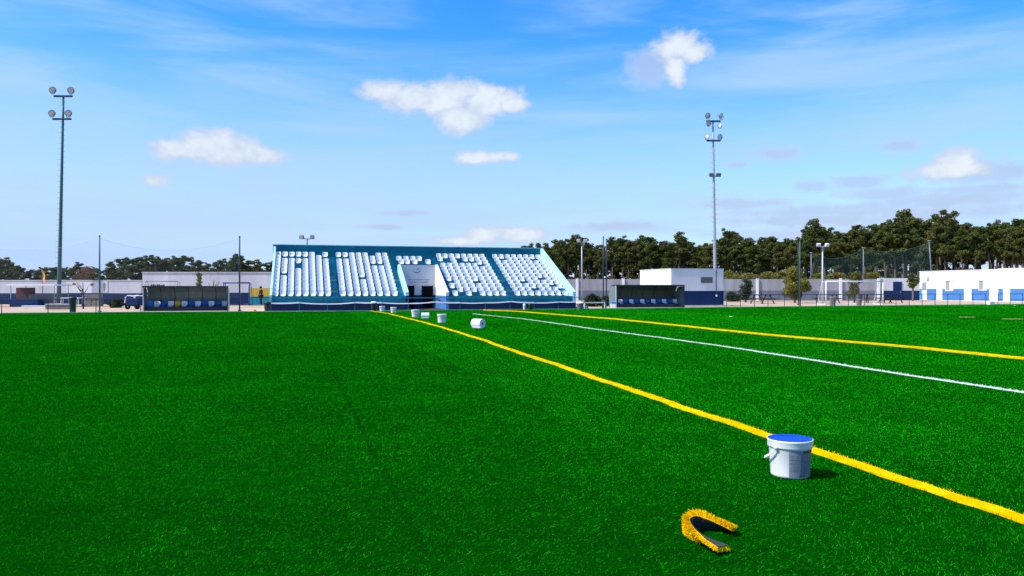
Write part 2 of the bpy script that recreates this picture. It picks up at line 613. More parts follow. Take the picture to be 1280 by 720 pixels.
nf = tnoise(45, 5, (1, 1, 1), 0.75)
nm = tnoise(5, 4, (0.6, 1.6, 1))
nl = tnoise(0.35, 3, (0.4, 1.8, 1))
tot = tmath('ADD', tmath('ADD', tmath('MULTIPLY', nf, 0.62), tmath('MULTIPLY', nm, 0.2)), tmath('MULTIPLY', nl, 0.18))
rp = NN(t, 'ShaderNodeValToRGB')
e = rp.color_ramp.elements
e[0].position, e[1].position = 0.36, 0.66
e[0].color = (0.001, 0.010, 0.001, 1)
e[1].color = (0.001, 0.085, 0.001, 1)
t.links.new(tot, rp.inputs[0])
t.links.new(rp.outputs[0], pb.inputs['Base Color'])
bp = NN(t, 'ShaderNodeBump')
bp.inputs['Strength'].default_value = 0.6
bp.inputs['Distance'].default_value = 0.02
t.links.new(nf, bp.inputs['Height'])
t.links.new(bp.outputs[0], pb.inputs['Normal'])
M['turf'] = mt

# ------------------------------------------------------------------ ground and pitch
g = MB()
g.face([(-1500, -300, -0.05), (1500, -300, -0.05), (1500, 2500, -0.05), (-1500, 2500, -0.05)])
tag(g.build('ground', M['sand']), kind='structure')
EDGE = [(0, 391.7), (200, 390.1), (420, 389.0), (590, 387.4), (720, 386.3), (900, 384.2), (1280, 380.2)]
edge = [gp(*p) for p in EDGE]
l0, l1, r0, r1 = edge[0], edge[1], edge[-1], edge[-2]
edge = [(l0[0] - 40, l0[1] - 11)] + edge + [(r0[0] + 30, r0[1] + 11.5)]
p_ = MB()
p_.face([(edge[0][0], -45, 0), (edge[-1][0], -45, 0)] + [(x, y, 0) for x, y in edge[::-1]])
tag(p_.build('pitch', M['turf']), kind='structure')
k_ = MB()
for (a, b) in zip(edge[:-1], edge[1:]):
    k_.face([(a[0], a[1], -0.01), (b[0], b[1], -0.01), (b[0], b[1], 0.03), (a[0], a[1], 0.03)])
    k_.face([(a[0], a[1], 0.03), (b[0], b[1], 0.03), (b[0], b[1] + 0.14, 0.03), (a[0], a[1] + 0.14, 0.03)])
    k_.face([(a[0], a[1] + 0.14, 0.03), (b[0], b[1] + 0.14, 0.03), (b[0], b[1] + 0.14, -0.05), (a[0], a[1] + 0.14, -0.05)])
tag(k_.build('kerb', M['kerb']), kind='structure')
w_ = MB()
w_.face([(-400, 112, -0.045), (60, 112, -0.045), (500, 92, -0.045), (900, 900, -0.045), (-800, 900, -0.045)])
tag(w_.build('forest_floor', M['soil']), kind='structure')

# ------------------------------------------------------------------ turf pile near the camera


def vnoise(x, y, cell, seed):
    """smooth value noise on a random lattice"""
    tab = np.random.default_rng(seed).uniform(-1, 1, (256, 256))
    u, v = x / cell, y / cell
    i, j = np.floor(u).astype(int), np.floor(v).astype(int)
    f, g_ = u - i, v - j
    f, g_ = f * f * (3 - 2 * f), g_ * g_ * (3 - 2 * g_)
    q = lambda a, b: tab[a % 256, b % 256]
    return (q(i, j) * (1 - f) + q(i + 1, j) * f) * (1 - g_) + (q(i, j + 1) * (1 - f) + q(i + 1, j + 1) * f) * g_


def pile_points():
    ys, xs = [], []
    y = 2.4
    while y < 76:
        y2 = y * 1.04
        dens = min(6600, 11500 * (5.0 / y) ** 1.6)
        hw = 0.80 * y2 + 3.2
        n = int(2 * hw * (y2 - y) * dens)
        ys.append(rng.uniform(y, y2, n))
        xs.append(rng.uniform(-hw, hw, n))
        y = y2
    return np.concatenate(xs), np.concatenate(ys)


bx_, by_ = pile_points()
keep = by_ < np.interp(bx_, [p[0] for p in edge], [p[1] for p in edge]) - 0.3
# a seam between two rolls of turf
sa, sb = gp(385, 402), gp(484, 600)
sl = (bx_ - (sa[0] + (sb[0] - sa[0]) * (by_ - sa[1]) / (sb[1] - sa[1])))
keep &= ~((np.abs(sl) < 0.024) & (rng.uniform(0, 1, len(bx_)) < 0.72))
# tufted: thin out a little between the tufts
keep &= rng.uniform(0, 1, len(bx_)) < 0.86 + 0.42 * vnoise(bx_, by_, 0.035, 1) + 0.18 * vnoise(bx_, by_, 0.25, 2)
bx_, by_ = bx_[keep], by_[keep]
n = len(bx_)
sc = np.maximum(1.0, by_ / 5.0)
bw_ = 0.0025 * sc ** 0.95 * rng.uniform(0.7, 1.3, n)
hh_ = 0.0108 * rng.uniform(0.5, 1.3, n) * (1 + 0.35 * vnoise(bx_, by_, 0.07, 3) + 0.12 * vnoise(bx_, by_, 0.9, 4)) * np.minimum(1.5, sc ** 0.22)
lx = 1.1 * vnoise(bx_, by_, 0.03, 5) + 0.3 * vnoise(bx_, by_, 0.6, 6) + 0.9 * rng.normal(0, 1, n)
ly = 0.5 * vnoise(bx_, by_, 0.03, 7) + 0.3 * vnoise(bx_, by_, 0.6, 8) + 0.45 * rng.normal(0, 1, n)
lane = np.floor((bx_ * math.cos(R(15)) + by_ * math.sin(R(15)) + 1.2) / 3.9).astype(int)
lb_n = np.random.default_rng(9).uniform(-0.5, 0.5, 64)
lx = lx + lb_n[lane % 64]
ly = ly - 0.8 * lb_n[(lane + 7) % 64]
aa = rng.uniform(0, 2 * np.pi, n)
V = np.empty((n, 3, 3))
V[:, 0, 0], V[:, 0, 1], V[:, 0, 2] = bx_ - np.cos(aa) * bw_ / 2, by_ - np.sin(aa) * bw_ / 2, 0
V[:, 1, 0], V[:, 1, 1], V[:, 1, 2] = bx_ + np.cos(aa) * bw_ / 2, by_ + np.sin(aa) * bw_ / 2, 0
V[:, 2, 0], V[:, 2, 1], V[:, 2, 2] = bx_ + lx * hh_, by_ + ly * hh_, hh_
tag(np_mesh('turf_pile', V.reshape(-1, 3), 3, M['pile_green']), 'short green plastic pile of the pitch', 'turf', kind='stuff')


# ------------------------------------------------------------------ lines of coloured turf
def smooth_line(pts, step=0.12):
    P = [Vector((*gp(*p), 0)) for p in pts]
    out = []
    for i in range(len(P) - 1):
        p0, p1, p2, p3 = P[max(i - 1, 0)], P[i], P[i + 1], P[min(i + 2, len(P) - 1)]
        L = (p2 - p1).length
        n = max(2, int(L / step))
        for k in range(n):
            s = k / n
            out.append(p1.lerp(p2, s))
    out.append(P[-1])
    # gentle smoothing and a slight wobble: the strips are laid loose
    Q = np.array([(p.x, p.y) for p in out])
    for _ in range(10):
        Q[1:-1] = Q[1:-1] * 0.5 + (Q[:-2] + Q[2:]) * 0.25
    return Q


def turf_line(name, pts, width, m, label, zt, seed, wob=0.012):
    Q = smooth_line(pts)
    d = np.gradient(Q, axis=0)
    d /= np.linalg.norm(d, axis=1)[:, None]
    nrm = np.stack([-d[:, 1], d[:, 0]], 1)
    r = np.random.default_rng(seed)
    s = np.concatenate([[0], np.cumsum(np.linalg.norm(np.diff(Q, axis=0), axis=1))])
    wv = wob * (np.sin(s * 1.7 + seed) + 0.7 * np.sin(s * 3.9 + 2 * seed) + 0.6 * r.normal(0, 0.6, len(s)))
    Q = Q + nrm * wv[:, None]
    wl = width / 2 * (1 + 0.10 * r.normal(0, 1, len(s)))
    wr = width / 2 * (1 + 0.10 * r.normal(0, 1, len(s)))
    A, B = Q + nrm * wl[:, None], Q - nrm * wr[:, None]
    mb = MB()
    n = len(Q)
    quads = []
    for i in range(n - 1):
        quads += [(*A[i], zt), (*A[i + 1], zt), (*B[i + 1], zt), (*B[i], zt)]
        quads += [(*A[i], 0.001), (*A[i + 1], 0.001), (*A[i + 1], zt), (*A[i], zt)]
        quads += [(*B[i], 0.001), (*B[i + 1], 0.001), (*B[i + 1], zt), (*B[i], zt)]
    # bristles, denser near the camera, each a thin quad
    tot = []
    for i in range(n - 1):
        dist = np.hypot(*Q[i])
        k = int((620 if dist < 9 else 170 if dist < 18 else 40) * (s[i + 1] - s[i]) * width / 0.12)
        if k <= 0:
            continue
        tt = r.uniform(0, 1, k)[:, None]
        ww = r.uniform(-0.54, 0.54, k)[:, None]
        tot.append(Q[i] * (1 - tt) + Q[i + 1] * tt + nrm[i] * ww * width)
    xy = np.concatenate(tot)
    k = len(xy)
    dist = np.hypot(xy[:, 0], xy[:, 1])
    bw = np.where(dist < 9, 0.005, np.where(dist < 18, 0.009, 0.016))
    a = r.uniform(0, 2 * np.pi, k)
    hh = r.uniform(0.010, 0.024, k)
    la = r.uniform(0, 2 * np.pi, k)
    ln = r.normal(0, 0.9, k) * hh
    v = np.empty((k, 4, 3))
    for c, sg in ((0, -1), (1, 1)):
        v[:, c, 0] = xy[:, 0] + sg * np.cos(a) * bw / 2
        v[:, c, 1] = xy[:, 1] + sg * np.sin(a) * bw / 2
        v[:, c, 2] = zt * 0.5
    for c, sg in ((2, 0.4), (3, -0.4)):
        v[:, c, 0] = xy[:, 0] + np.cos(la) * ln + sg * np.cos(a) * bw / 2
        v[:, c, 1] = xy[:, 1] + np.sin(la) * ln + sg * np.sin(a) * bw / 2
        v[:, c, 2] = zt * 0.5 + hh
    o = np_mesh(name, np.concatenate([np.array(quads), v.reshape(-1, 3)]), 4, m)
    return tag(o, label, 'line')


turf_line('turf_line', [(464, 389.0), (483.4, 391.6), (507, 397.5), (525.6, 402), (547.5, 408), (566, 413.5), (585, 419.5), (605, 425.5), (640, 438.5), (690, 454.5), (750, 475),
                        (805, 493.5), (855, 510.5), (900, 525), (960, 546), (1017.5, 564.5), (1065, 580.5), (1115, 595.5), (1165, 612.5), (1215, 629), (1280, 651), (1400, 692), (1700, 797), (2300, 1005)],
          0.125, M['pile_yellow'], 'nearest yellow turf line, running from the stand past the blue lidded bucket', 0.016, 3)
turf_line('turf_line', [(606, 387.9), (646, 389.4), (670, 391.4), (697, 393.6), (732, 396.4), (765, 398.9), (840, 406.5), (890, 411.9), (940, 417.2), (990, 421.8), (1050, 427), (1115, 432.5),
                        (1190, 440), (1280, 449), (1400, 461.5), (1800, 503), (2600, 586)],
          0.17, M['pile_yellow'], 'farther yellow turf line, beyond the white line', 0.04, 5, 0.025)
turf_line('turf_line', [(591, 392.3), (617, 395), (634, 396.7), (656, 398.9), (700, 405), (740, 411), (790, 417.5), (840, 424), (890, 431), (940, 438.3), (990, 446.3), (1040, 454.3), (1090, 462),
                        (1140, 470), (1215, 481.3), (1280, 490.5), (1400, 509), (1700, 555), (2400, 662)],
          0.105, M['pile_white'], 'white turf line lying between the two yellow lines', 0.008, 8, 0.012)
for (x0, x1, y, lb) in ((1200, 1226, 396.8, 'thin straw coloured turf offcut, the one farther from the frame edge'), (1254, 1285, 399.2, 'thin straw coloured turf offcut nearer the long white building')):
    a, b = gp(x0, y), gp(x1, y + 0.5)
    m_ = MB()
    for k in range(6):
        xa, xb = a[0] + (b[0] - a[0]) * k / 6, a[0] + (b[0] - a[0]) * (k + 1) / 6
        j = 0.06 * math.sin(k * 2.1)
        m_.box(xa, xb, a[1] - 0.07 + j, a[1] + 0.07 + j, 0.002, 0.03)
    tag(m_.build('turf_offcut', M['scrap']), lb, 'offcut', 'straw coloured offcuts on the far turf')
for (x, y, lb) in ((914, 396, 'tiny white scrap lying on the turf before the blue dado building'), (1269, 382, 'tiny white scrap near the far turf edge before the long white building')):
    X, Z = gp(x, y)
    m_ = MB()
    m_.face([(X - .05, Z - .06, .012), (X + .03, Z - .08, .012), (X + .035, Z + .06, .025), (X - .04, Z + .08, .02)])
    m_.face([(X - .06, Z - .06, .02), (X - .05, Z + .08, .04), (X - .08, Z + .05, .0)])
    tag(m_.build('paper_scrap', M['roll']), lb, 'scrap')


# ------------------------------------------------------------------ seats and grandstand
def seat_mesh():
    """shell seat: pan, rounded back, rolled rim; faces -y, 0.43 wide, sits at z = 0"""
    v, f = [], []
    prof = [(-0.20, 0.03), (-0.19, 0.085), (-0.10, 0.075), (0.02, 0.07), (0.09, 0.085), (0.13, 0.16), (0.155, 0.27), (0.17, 0.38), (0.185, 0.40)]
    nx = 8
    for i, (y, z) in enumerate(prof):
        for j in range(nx + 1):
            s = j / nx * 2 - 1
            wdt = (0.150, 0.160, 0.165, 0.165, 0.168, 0.185, 0.196, 0.194, 0.182)[i]
            x = s * wdt
            cv = 0.05 * s * s
            v.append((x, y - (cv if i > 4 else 0), z + (cv * 0.5 if i <= 4 else -0.05 * s ** 6 * (i - 6) / 2 if i > 6 else 0)))
    n0 = len(v)
    v += [(x, y + 0.025, z - 0.02) for x, y, z in v]
    w = nx + 1
    for i in range(len(prof) - 1):
        for j in range(nx):
            a = i * w + j
            f.append([a, a + 1, a + w + 1, a + w])
            f.append([n0 + a, n0 + a + w, n0 + a + w + 1, n0 + a + 1])
    rim = [j for j in range(w)] + [i * w + nx for i in range(1, len(prof))] + [(len(prof) - 1) * w + j for j in range(nx - 1, -1, -1)] + [i * w for i in range(len(prof) - 2, 0, -1)]
    for a, b in zip(rim, rim[1:] + rim[:1]):
        f.append([a, b, n0 + b, n0 + a])
    return v, f


SV, SF = seat_mesh()
seat_me = bpy.data.meshes.new('seat')
seat_me.from_pydata(SV, [], SF)
seat_me.polygons.foreach_set('use_smooth', [True] * len(seat_me.polygons))
seat_me.materials.append(M['seat_white'])

TH = R(15)
ct, st = math.cos(TH), math.sin(TH)
O = Vector((px(337, 49.6), 49.6, 0))


def u_of(x, d):
    k = (x - 640) / F
    return (k * (O.y + d * ct) - O.x + d * st) / (ct - k * st)


def world(u, d):
    return (O.x + u * ct - d * st, O.y + u * st + d * ct)


WU = u_of(719.5, 0)
NR, TREAD, RISE, Z1, D1 = 12, 0.60, 0.256, 0.90, 0.45
DB = D1 + NR * TREAD + 0.1
ZB = 4.6
stand = empty('grandstand', O, 'pale blue concrete grandstand filled with rows of white plastic seats', 'grandstand', None, TH)
uT0, uT1 = u_of(511.0, 0), u_of(557.5, 0)
dT = next(d / 50 for d in range(1, 400) if u_of(544, d / 50) >= uT1)
kT = max(0, math.ceil((dT - D1) / TREAD))


def row_d(r):
    return D1 + r * TREAD


def row_z(r):
    return Z1 + r * RISE


def profile(first_r, d0):
    p = [(d0, 0)]
    p.append((d0, row_z(first_r)))
    for r in range(first_r + 1, NR):
        p += [(row_d(r), row_z(r - 1)), (row_d(r), row_z(r))]
    p += [(DB, row_z(NR - 1)), (DB, 0)]
    return p


tb = MB()
tb.prism(profile(0, 0.0), 0.143, uT0 - 0.2)
tb.prism(profile(0, 0.0), uT1 + 0.2, WU - 0.2)
tb.prism(profile(kT, dT + 0.2), uT0 - 0.2, uT1 + 0.2)
tb.build('terrace', M['teal'], stand)
bw = MB()
bw.box(-0.05, WU + 0.05, DB + 0.002, DB + 0.22, 0, ZB)
bw.build('back_wall', M['teal_dark'], stand)
cp = MB()
cp.box(-0.08, WU + 0.08, DB - 0.03, DB + 0.26, ZB + 0.002, ZB + 0.05)
cp.build('coping', M['cyan'], stand)
# low front plinth painted navy
fr = MB()
fr.box(0.0, uT0 - 0.003, -0.09, -0.003, 0, 0.50)
fr.box(uT1 + 0.203, WU, -0.09, -0.003, 0, 0.50)
fr.build('plinth', M['navy'], stand)
for (a, b) in ((0.0, 0.14), (WU - 0.197, WU)):
    sw = MB()
    if a == 0.0:
        sw.prism([(-0.05, 0.52), (-0.05, 1.0), (0.3, 1.08), (DB - 0.5, ZB - 0.55), (DB, ZB - 0.1), (DB, 0.0), (0.001, 0.0), (0.001, 0.52)], a, b)
    else:
        sw.prism([(-0.05, 0.52), (-0.05, 1.2), (0.25, 1.34), (DB, ZB), (DB, 0.0), (0.001, 0.0), (0.001, 0.52)], a, b)
    sw.build('side_wall', M['cyan'], stand)
# entrance recess
Zt = world((uT0 + uT1) / 2, dT)[1]
zT = pz(331.3, Zt)
rw = MB()
rw.box(uT0 - 0.2, uT1 + 0.2, dT, dT + 0.19, 0.95, zT)
ew = rw.build('entrance_wall', M['tunnel_wall'], stand)
dw = MB()
dw.box(uT0 - 0.2, uT1 + 0.2, dT - 0.012, dT + 0.188, 0, 0.948)
dw.build('entrance_dado', M['navy'], stand)
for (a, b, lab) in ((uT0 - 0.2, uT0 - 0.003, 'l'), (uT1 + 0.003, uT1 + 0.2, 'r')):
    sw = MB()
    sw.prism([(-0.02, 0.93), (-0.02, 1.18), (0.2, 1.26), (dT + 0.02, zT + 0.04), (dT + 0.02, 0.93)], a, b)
    sw.build('entrance_side', M['cyan'] if lab == 'l' else M['white_wall'], stand)  # sides take paler paint than the recess wall, standing in for sunlight
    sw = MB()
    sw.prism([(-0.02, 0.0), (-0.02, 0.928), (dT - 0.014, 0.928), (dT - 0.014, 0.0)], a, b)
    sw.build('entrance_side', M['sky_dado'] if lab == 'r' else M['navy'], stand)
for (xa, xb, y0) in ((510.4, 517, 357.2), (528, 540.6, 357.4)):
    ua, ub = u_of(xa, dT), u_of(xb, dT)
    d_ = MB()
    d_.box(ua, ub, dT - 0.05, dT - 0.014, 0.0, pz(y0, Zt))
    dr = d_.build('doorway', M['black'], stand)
    fr_ = MB()
    fr_.box(ua - 0.05, ua - 0.002, dT - 0.06, dT - 0.014, 0, pz(y0, Zt) + 0.05)
    fr_.box(ub + 0.002, ub + 0.05, dT - 0.06, dT - 0.014, 0, pz(y0, Zt) + 0.05)
    fr_.build('frame', M['navy'], dr)
fl = MB()
fl.box(uT0, uT1, -0.02, dT - 0.06, -0.04, 0.015)
fl.build('entrance_floor', M['rust'], stand)
# crest and the two faint lines of lettering above the doors
cu, cz = u_of(521, dT), pz(337.0, Zt)
cr = MB()
for k in range(14):
    t0, t1 = R(-160 + k * 12), R(-160 + (k + 1) * 12)
    w0 = 0.015 + 0.05 * math.sin(math.pi * k / 14)
    w1 = 0.015 + 0.05 * math.sin(math.pi * (k + 1) / 14)
    cr.face([(cu + r_ * math.cos(tt), dT - 0.012, cz + r_ * math.sin(tt)) for r_, tt in ((0.26 - w0, t0), (0.26, t0), (0.26, t1), (0.26 - w1, t1))])
cr.face([(cu - 0.02, dT - 0.012, cz + 0.06), (cu + 0.22, dT - 0.012, cz + 0.10), (cu + 0.02, dT - 0.012, cz - 0.02)])
cr.build('crest', M['teal'], stand)
lt = MB()
for (yl, xa, xb) in ((349.6, 510.5, 537), (352.6, 511.5, 535)):
    x = xa
    while x < xb:
        wl = random.uniform(0.5, 1.3)
        if random.random() < 0.82:
            lt.face([(u_of(x, dT), dT - 0.01, pz(yl + .5, Zt)), (u_of(x + wl * 0.7, dT), dT - 0.01, pz(yl + .5, Zt)), (u_of(x + wl * 0.7, dT), dT - 0.01, pz(yl - .35, Zt)), (u_of(x, dT), dT - 0.01, pz(yl - .35, Zt))])
        x += wl
lt.build('lettering', M['bin_grey'], stand)

# seat columns: (bottom row px of first and last column), columns
cols = []
for (xa, xb, n, blk) in ((344.0, 410.0, 8, 0), (428.6, 493.5, 8, 1), (569.2, 629.3, 8, 3), (647.2, 707.0, 8, 4)):
    ua, ub = u_of(xa, D1 + 0.3), u_of(xb, D1 + 0.3)
    cols.append([(ua + (ub - ua) * i / (n - 1)) for i in range(n)])
missing = {0: {(1, 10), (1, 5), (2, 10), (3, 10), (3, 8), (3, 7), (4, 10), (7, 10), (6, 11)},
           1: {(5, 11), (3, 4), (5, 8), (0, 10), (6, 8), (1, 10)},
           2: {(1, 0), (3, 0), (4, 3), (0, 1), (1, 10), (3, 10), (1, 9), (4, 9), (5, 9), (3, 9), (0, 9), (6, 8), (0, 3)},
           3: {(2, 3), (5, 4), (6, 2), (3, 1), (7, 1), (1, 10), (6, 10)}}
spots = []
for b, cs in enumerate(cols):
    for r in range(NR):
        for c, u in enumerate(cs):
            if (c, r) in missing[b]:
                continue
            spots.append((u, r))
# over the entrance
for (x, r) in ((498.5, 10), (507.5, 10), (516, 10), (524, 10), (501.5, 9), (518.5, 9), (535, 9), (509, 9)):
    spots.append((u_of(x, row_d(r) + 0.4), r))
spots.sort(key=lambda s: (s[1], s[0]))
near, far = spots[:100], spots[100:]
for (u, r) in near:
    o = bpy.data.objects.new('seat', seat_me)
    C.objects.link(o)
    o.parent = stand
    o.location = (u, row_d(r) + 0.36 + random.uniform(-.008, .008), row_z(r) + 0.002)
    o.rotation_euler = (0, 0, random.uniform(-.03, .03))
SVn = np.array(SV)
vs, fs_ = [], []
for i, (u, r) in enumerate(far):
    vs.append(SVn + np.array([u, row_d(r) + 0.36 + random.uniform(-.008, .008), row_z(r) + 0.002]))
    fs_ += [[q + i * len(SV) for q in ff] for ff in SF]
me = bpy.data.meshes.new('upper_seats')
me.from_pydata(np.concatenate(vs).tolist(), [], fs_)
me.polygons.foreach_set('use_smooth', [True] * len(me.polygons))
me.materials.append(M['seat_white'])
o = bpy.data.objects.new('upper_seats', me)
C.objects.link(o)
o.parent = stand
o['kind'] = 'stuff'
# stairs between the seat blocks, each step painted
for (ua, ub) in ((cols[0][-1] + 0.3, cols[1][0] - 0.3), (cols[1][-1] + 0.28, uT0 - 0.22), (cols[2][-1] + 0.3, cols[3][0] - 0.3)):
    sm = MB()
    for r in range(NR - 1):
        for h in (0, 1):
            sm.m = (r + h) % 3 if r < 6 else 0
            d0 = row_d(r) + h * TREAD / 2 + (0.02 if h == 0 else 0)
            z0 = row_z(r) + 0.002
            if h == 1:
                sm.box(ua, ub, row_d(r) + TREAD / 2, row_d(r) + TREAD - 0.002, z0, z0 + RISE / 2)
            else:
                sm.box(ua, ub, row_d(r) + 0.02, row_d(r) + TREAD / 2 - 0.002, z0, z0 + 0.012)
    sm.build('stair', [M['teal'], M['blue_step'], M['khaki_step']], stand)
# handrail in the entrance, front rail along the terrace
hr = MB()
a = (uT1 - 0.02, 0.15, 0.92)
hr.tube([(uT1 - 0.06, dT - 0.4, 1.5), (uT1 - 0.06, dT - 0.4, 0.75), (uT1 - 0.06, 0.0, 0.45)], 0.03, 6)
hr.tube([(uT1 - 0.06, dT - 0.4, 0.75), (uT1 - 0.06, dT - 0.4, 0.0)], 0.025, 6)
hr.build('handrail', M['dark_steel'], stand)
fr2 = MB()
for (a, b) in ((0.25, uT0 - 0.25), (uT1 + 0.25, WU - 0.25)):
    n = max(2, int((b - a) / 1.3))
    for k in range(n + 1):
        u = a + (b - a) * k / n
        fr2.tube([(u, 0.06, Z1), (u, 0.06, Z1 + 0.36)], 0.012, 5)
    fr2.tube([(a, 0.06, Z1 + 0.36), (b, 0.06, Z1 + 0.36)], 0.012, 5)
fr2.build('front_rail', M['teal_dark'], stand)

# ------------------------------------------------------------------ posts with lamps


def lamp_round(parent, c, rad, aim, m_case, m_glass):
    """round floodlight: bowl with a glass front, on a small yoke"""
    d = Vector(aim).normalized()
    q = d.to_track_quat('Z', 'Y').to_matrix().to_4x4()
    T = Matrix.Translation(c) @ q
    mb = MB()
    mb.lathe([(0.0, -rad * 1.1), (rad * 0.35, -rad * 1.1), (rad * 0.55, -rad * 0.75), (rad * 0.9, -rad * 0.2), (rad, 0.0), (rad * 1.05, 0.03), (rad * 0.95, 0.04)], 16, T)
    cz = Vector(c)
    mb.tube([cz + Vector((rad * 0.9, 0, 0)), cz + Vector((rad * 0.5, 0, -rad * 1.25)), cz + Vector((-rad * 0.5, 0, -rad * 1.25)), cz + Vector((-rad * 0.9, 0, 0))], 0.03, 5)
    l = mb.build('lamp', m_case, parent, smooth=True)
    gl = MB()
    gl.lathe([(0.0, 0.02), (rad * 0.5, 0.018), (rad * 0.94, 0.005)], 16, T)
    gl.build('glass', m_glass, l)
    return l


def mast(x_base, x_top, y_base, Z, bars, lamps, r0, r1, m_pole, label, extra=None, y_top=None):
    X0, X1 = px(x_base, Z), px(x_top, Z)
    root = empty('floodlight_mast', (X0, Z, 0), label, 'floodlight mast', 'tall floodlight masts')
    zt = pz(y_top, Z)
    pole = MB()
    n = 8
    pole.tube([((X1 - X0) * k / n, 0, zt * k / n - (0.04 if k == 0 else 0)) for k in range(n + 1)], [r0 + (r1 - r0) * k / n for k in range(n + 1)], 12)
    pole.build('pole', m_pole, root, smooth=True)
    k = 3.0
    while k < zt - 0.3:
        s = k / zt
        xx = (X1 - X0) * s
        rr = r0 + (r1 - r0) * s
        for sg, dz in ((1, 0), (-1, 0.25)):
            rg = MB()
            rg.tube([(xx + sg * rr * 0.6, -rr * 0.4, k + dz), (xx + sg * (rr + 0.16), -rr * 0.6, k + dz), (xx + sg * (rr + 0.16), -rr * 0.6, k + dz + 0.03)], 0.014, 4)
            rg.build('climbing_peg', m_pole, root)
        k += 0.5
    pl = MB()
    pl.cbox((0, 0, 0.02), (r0 * 3.4, r0 * 3.4, 0.06))
    pl.build('base_plate', M['steel'], root, bevel=0.01)
    for (xa, xb, y) in bars:
        b = MB()
        z = pz(y, Z)
        b.box(px(xa, Z) - X0, px(xb, Z) - X0, -0.16, 0.02, z - 0.08, z + 0.08)
        b.build('crossbar', M['dark_steel'], root, bevel=0.01)
    for (x, y, rad, aim) in lamps:
        lamp_round(root, (px(x, Z) - X0, -0.2, pz(y, Z)), rad, aim, M['lamp_case'], M['lamp_glass'])
    return root


mast(73.4, 79.4, 379, 72.0, [(68, 91, 120.5), (66.5, 89.5, 149)],
     [(67.3, 113.2, 0.30, (0.75, -0.8, -0.45)), (90.2, 113.4, 0.30, (0.25, -1, -0.4)), (66.4, 142, 0.30, (0.7, -0.8, -0.4)), (87, 142, 0.30, (0.35, -1, -0.4))],
     0.19, 0.08, M['green_steel'], 'dark green tall floodlight mast standing before the left boundary wall', y_top=119)
mr = mast(894.3, 891.2, 378, 80.0, [(882.5, 900.5, 151.7), (883, 900.5, 176)],
          [(884, 145, 0.28, (0.1, -1, -0.2)), (900.8, 145.5, 0.28, (0.8, -0.7, -0.3)), (885.3, 154.6, 0.26, (0.2, -1, -0.6)), (899.2, 157.3, 0.24, (-0.7, -0.7, 0.2)),
           (883.2, 171, 0.27, (-0.5, -0.8, 0.2)), (899.2, 171.5, 0.27, (0.2, -1, 0.0))],
          0.19, 0.08, M['steel'], 'pale grey tall floodlight mast rising behind the blue and white block building', y_top=151)
fl2 = MB()
Zm = 80.0
for dx in (-0.34, 0.34):
    fl2.cbox((px(893, Zm) - px(894.3, Zm) + dx, -0.25, pz(219, Zm)), (0.5, 0.28, 0.34), rx=R(25))
fl2.tube([(px(893, Zm) - px(894.3, Zm) - 0.5, -0.1, pz(221, Zm)), (px(893, Zm) - px(894.3, Zm) + 0.5, -0.1, pz(221, Zm))], 0.04, 6)
fl2.build('small_floodlight', M['lamp_case'], mr, bevel=0.02)


def lamp_post(x, y_base, y_top, Z, m_pole, label, r=0.07, heads=0.4, mh=None):
    root = empty('lamp_post', (px(x, Z), Z, 0), label, 'lamp post')
    zt = pz(y_top, Z)
    p = MB()
    p.tube([(0, 0, -0.05), (0, 0, zt * 0.5), (0, 0, zt)], [r, r * 0.85, r * 0.6], 10)
    p.build('pole', m_pole, root, smooth=True)
    b = MB()
    b.tube([(-heads, 0, zt + 0.03), (heads, 0, zt + 0.03)], 0.035, 6)
    b.build('crossarm', m_pole, root)
    for s in (-1, 1):
        h = MB()
        h.cbox((s * heads, -0.08, zt + 0.16), (0.34, 0.22, 0.28), rx=R(28), rz=s * R(12))
        hd = h.build('lamp_head', mh or M['lamp_case'], root, bevel=0.03)
        gl = MB()
        gl.cbox((s * heads, -0.19, zt + 0.11), (0.28, 0.02, 0.20), rx=R(28), rz=s * R(12))
        gl.build('glass', M['lamp_glass'], hd)
    return root


lamp_post(384, 380, 299, 62, M['dark_steel'], 'dark twin floodlight showing above the back wall of the grandstand', 0.06, 0.42)
lamp_post(727.3, 379, 303, 76, M['steel'], 'grey twin lamp post just past the low end of the grandstand', 0.085, 0.34, M['steel'])
lamp_post(1028.2, 380, 308.5, 71, M['pale_steel'], 'white twin lamp post by the left post of the white goal', 0.085, 0.38, M['white_steel'])


def thin_pole(x, y_top, Z, m_, r, label, cat='pole', cap=True):
    root = empty('net_pole', (px(x, Z), Z, 0), label, cat, 'tall thin net poles round the pitch')
    zt = pz(y_top, Z)
    p = MB()
    p.tube([(0, 0, -0.05), (0, 0, zt * 0.6), (0, 0, zt)], [r, r, r * 0.85], 10)
    p.build('pole', m_, root, smooth=True)
    c = MB()
    c.lathe([(0, zt + 0.05), (r * 1.1, zt + 0.03), (r * 1.15, zt - 0.03), (r * 0.9, zt - 0.04)], 10)
    c.build('cap', m_, root)
    b = MB()
    b.lathe([(r * 2.4, -0.04), (r * 2.4, 0.03), (r * 1.1, 0.05), (r * 1.05, 0.16)], 10)
    b.build('base_collar', m_, root)
    return root


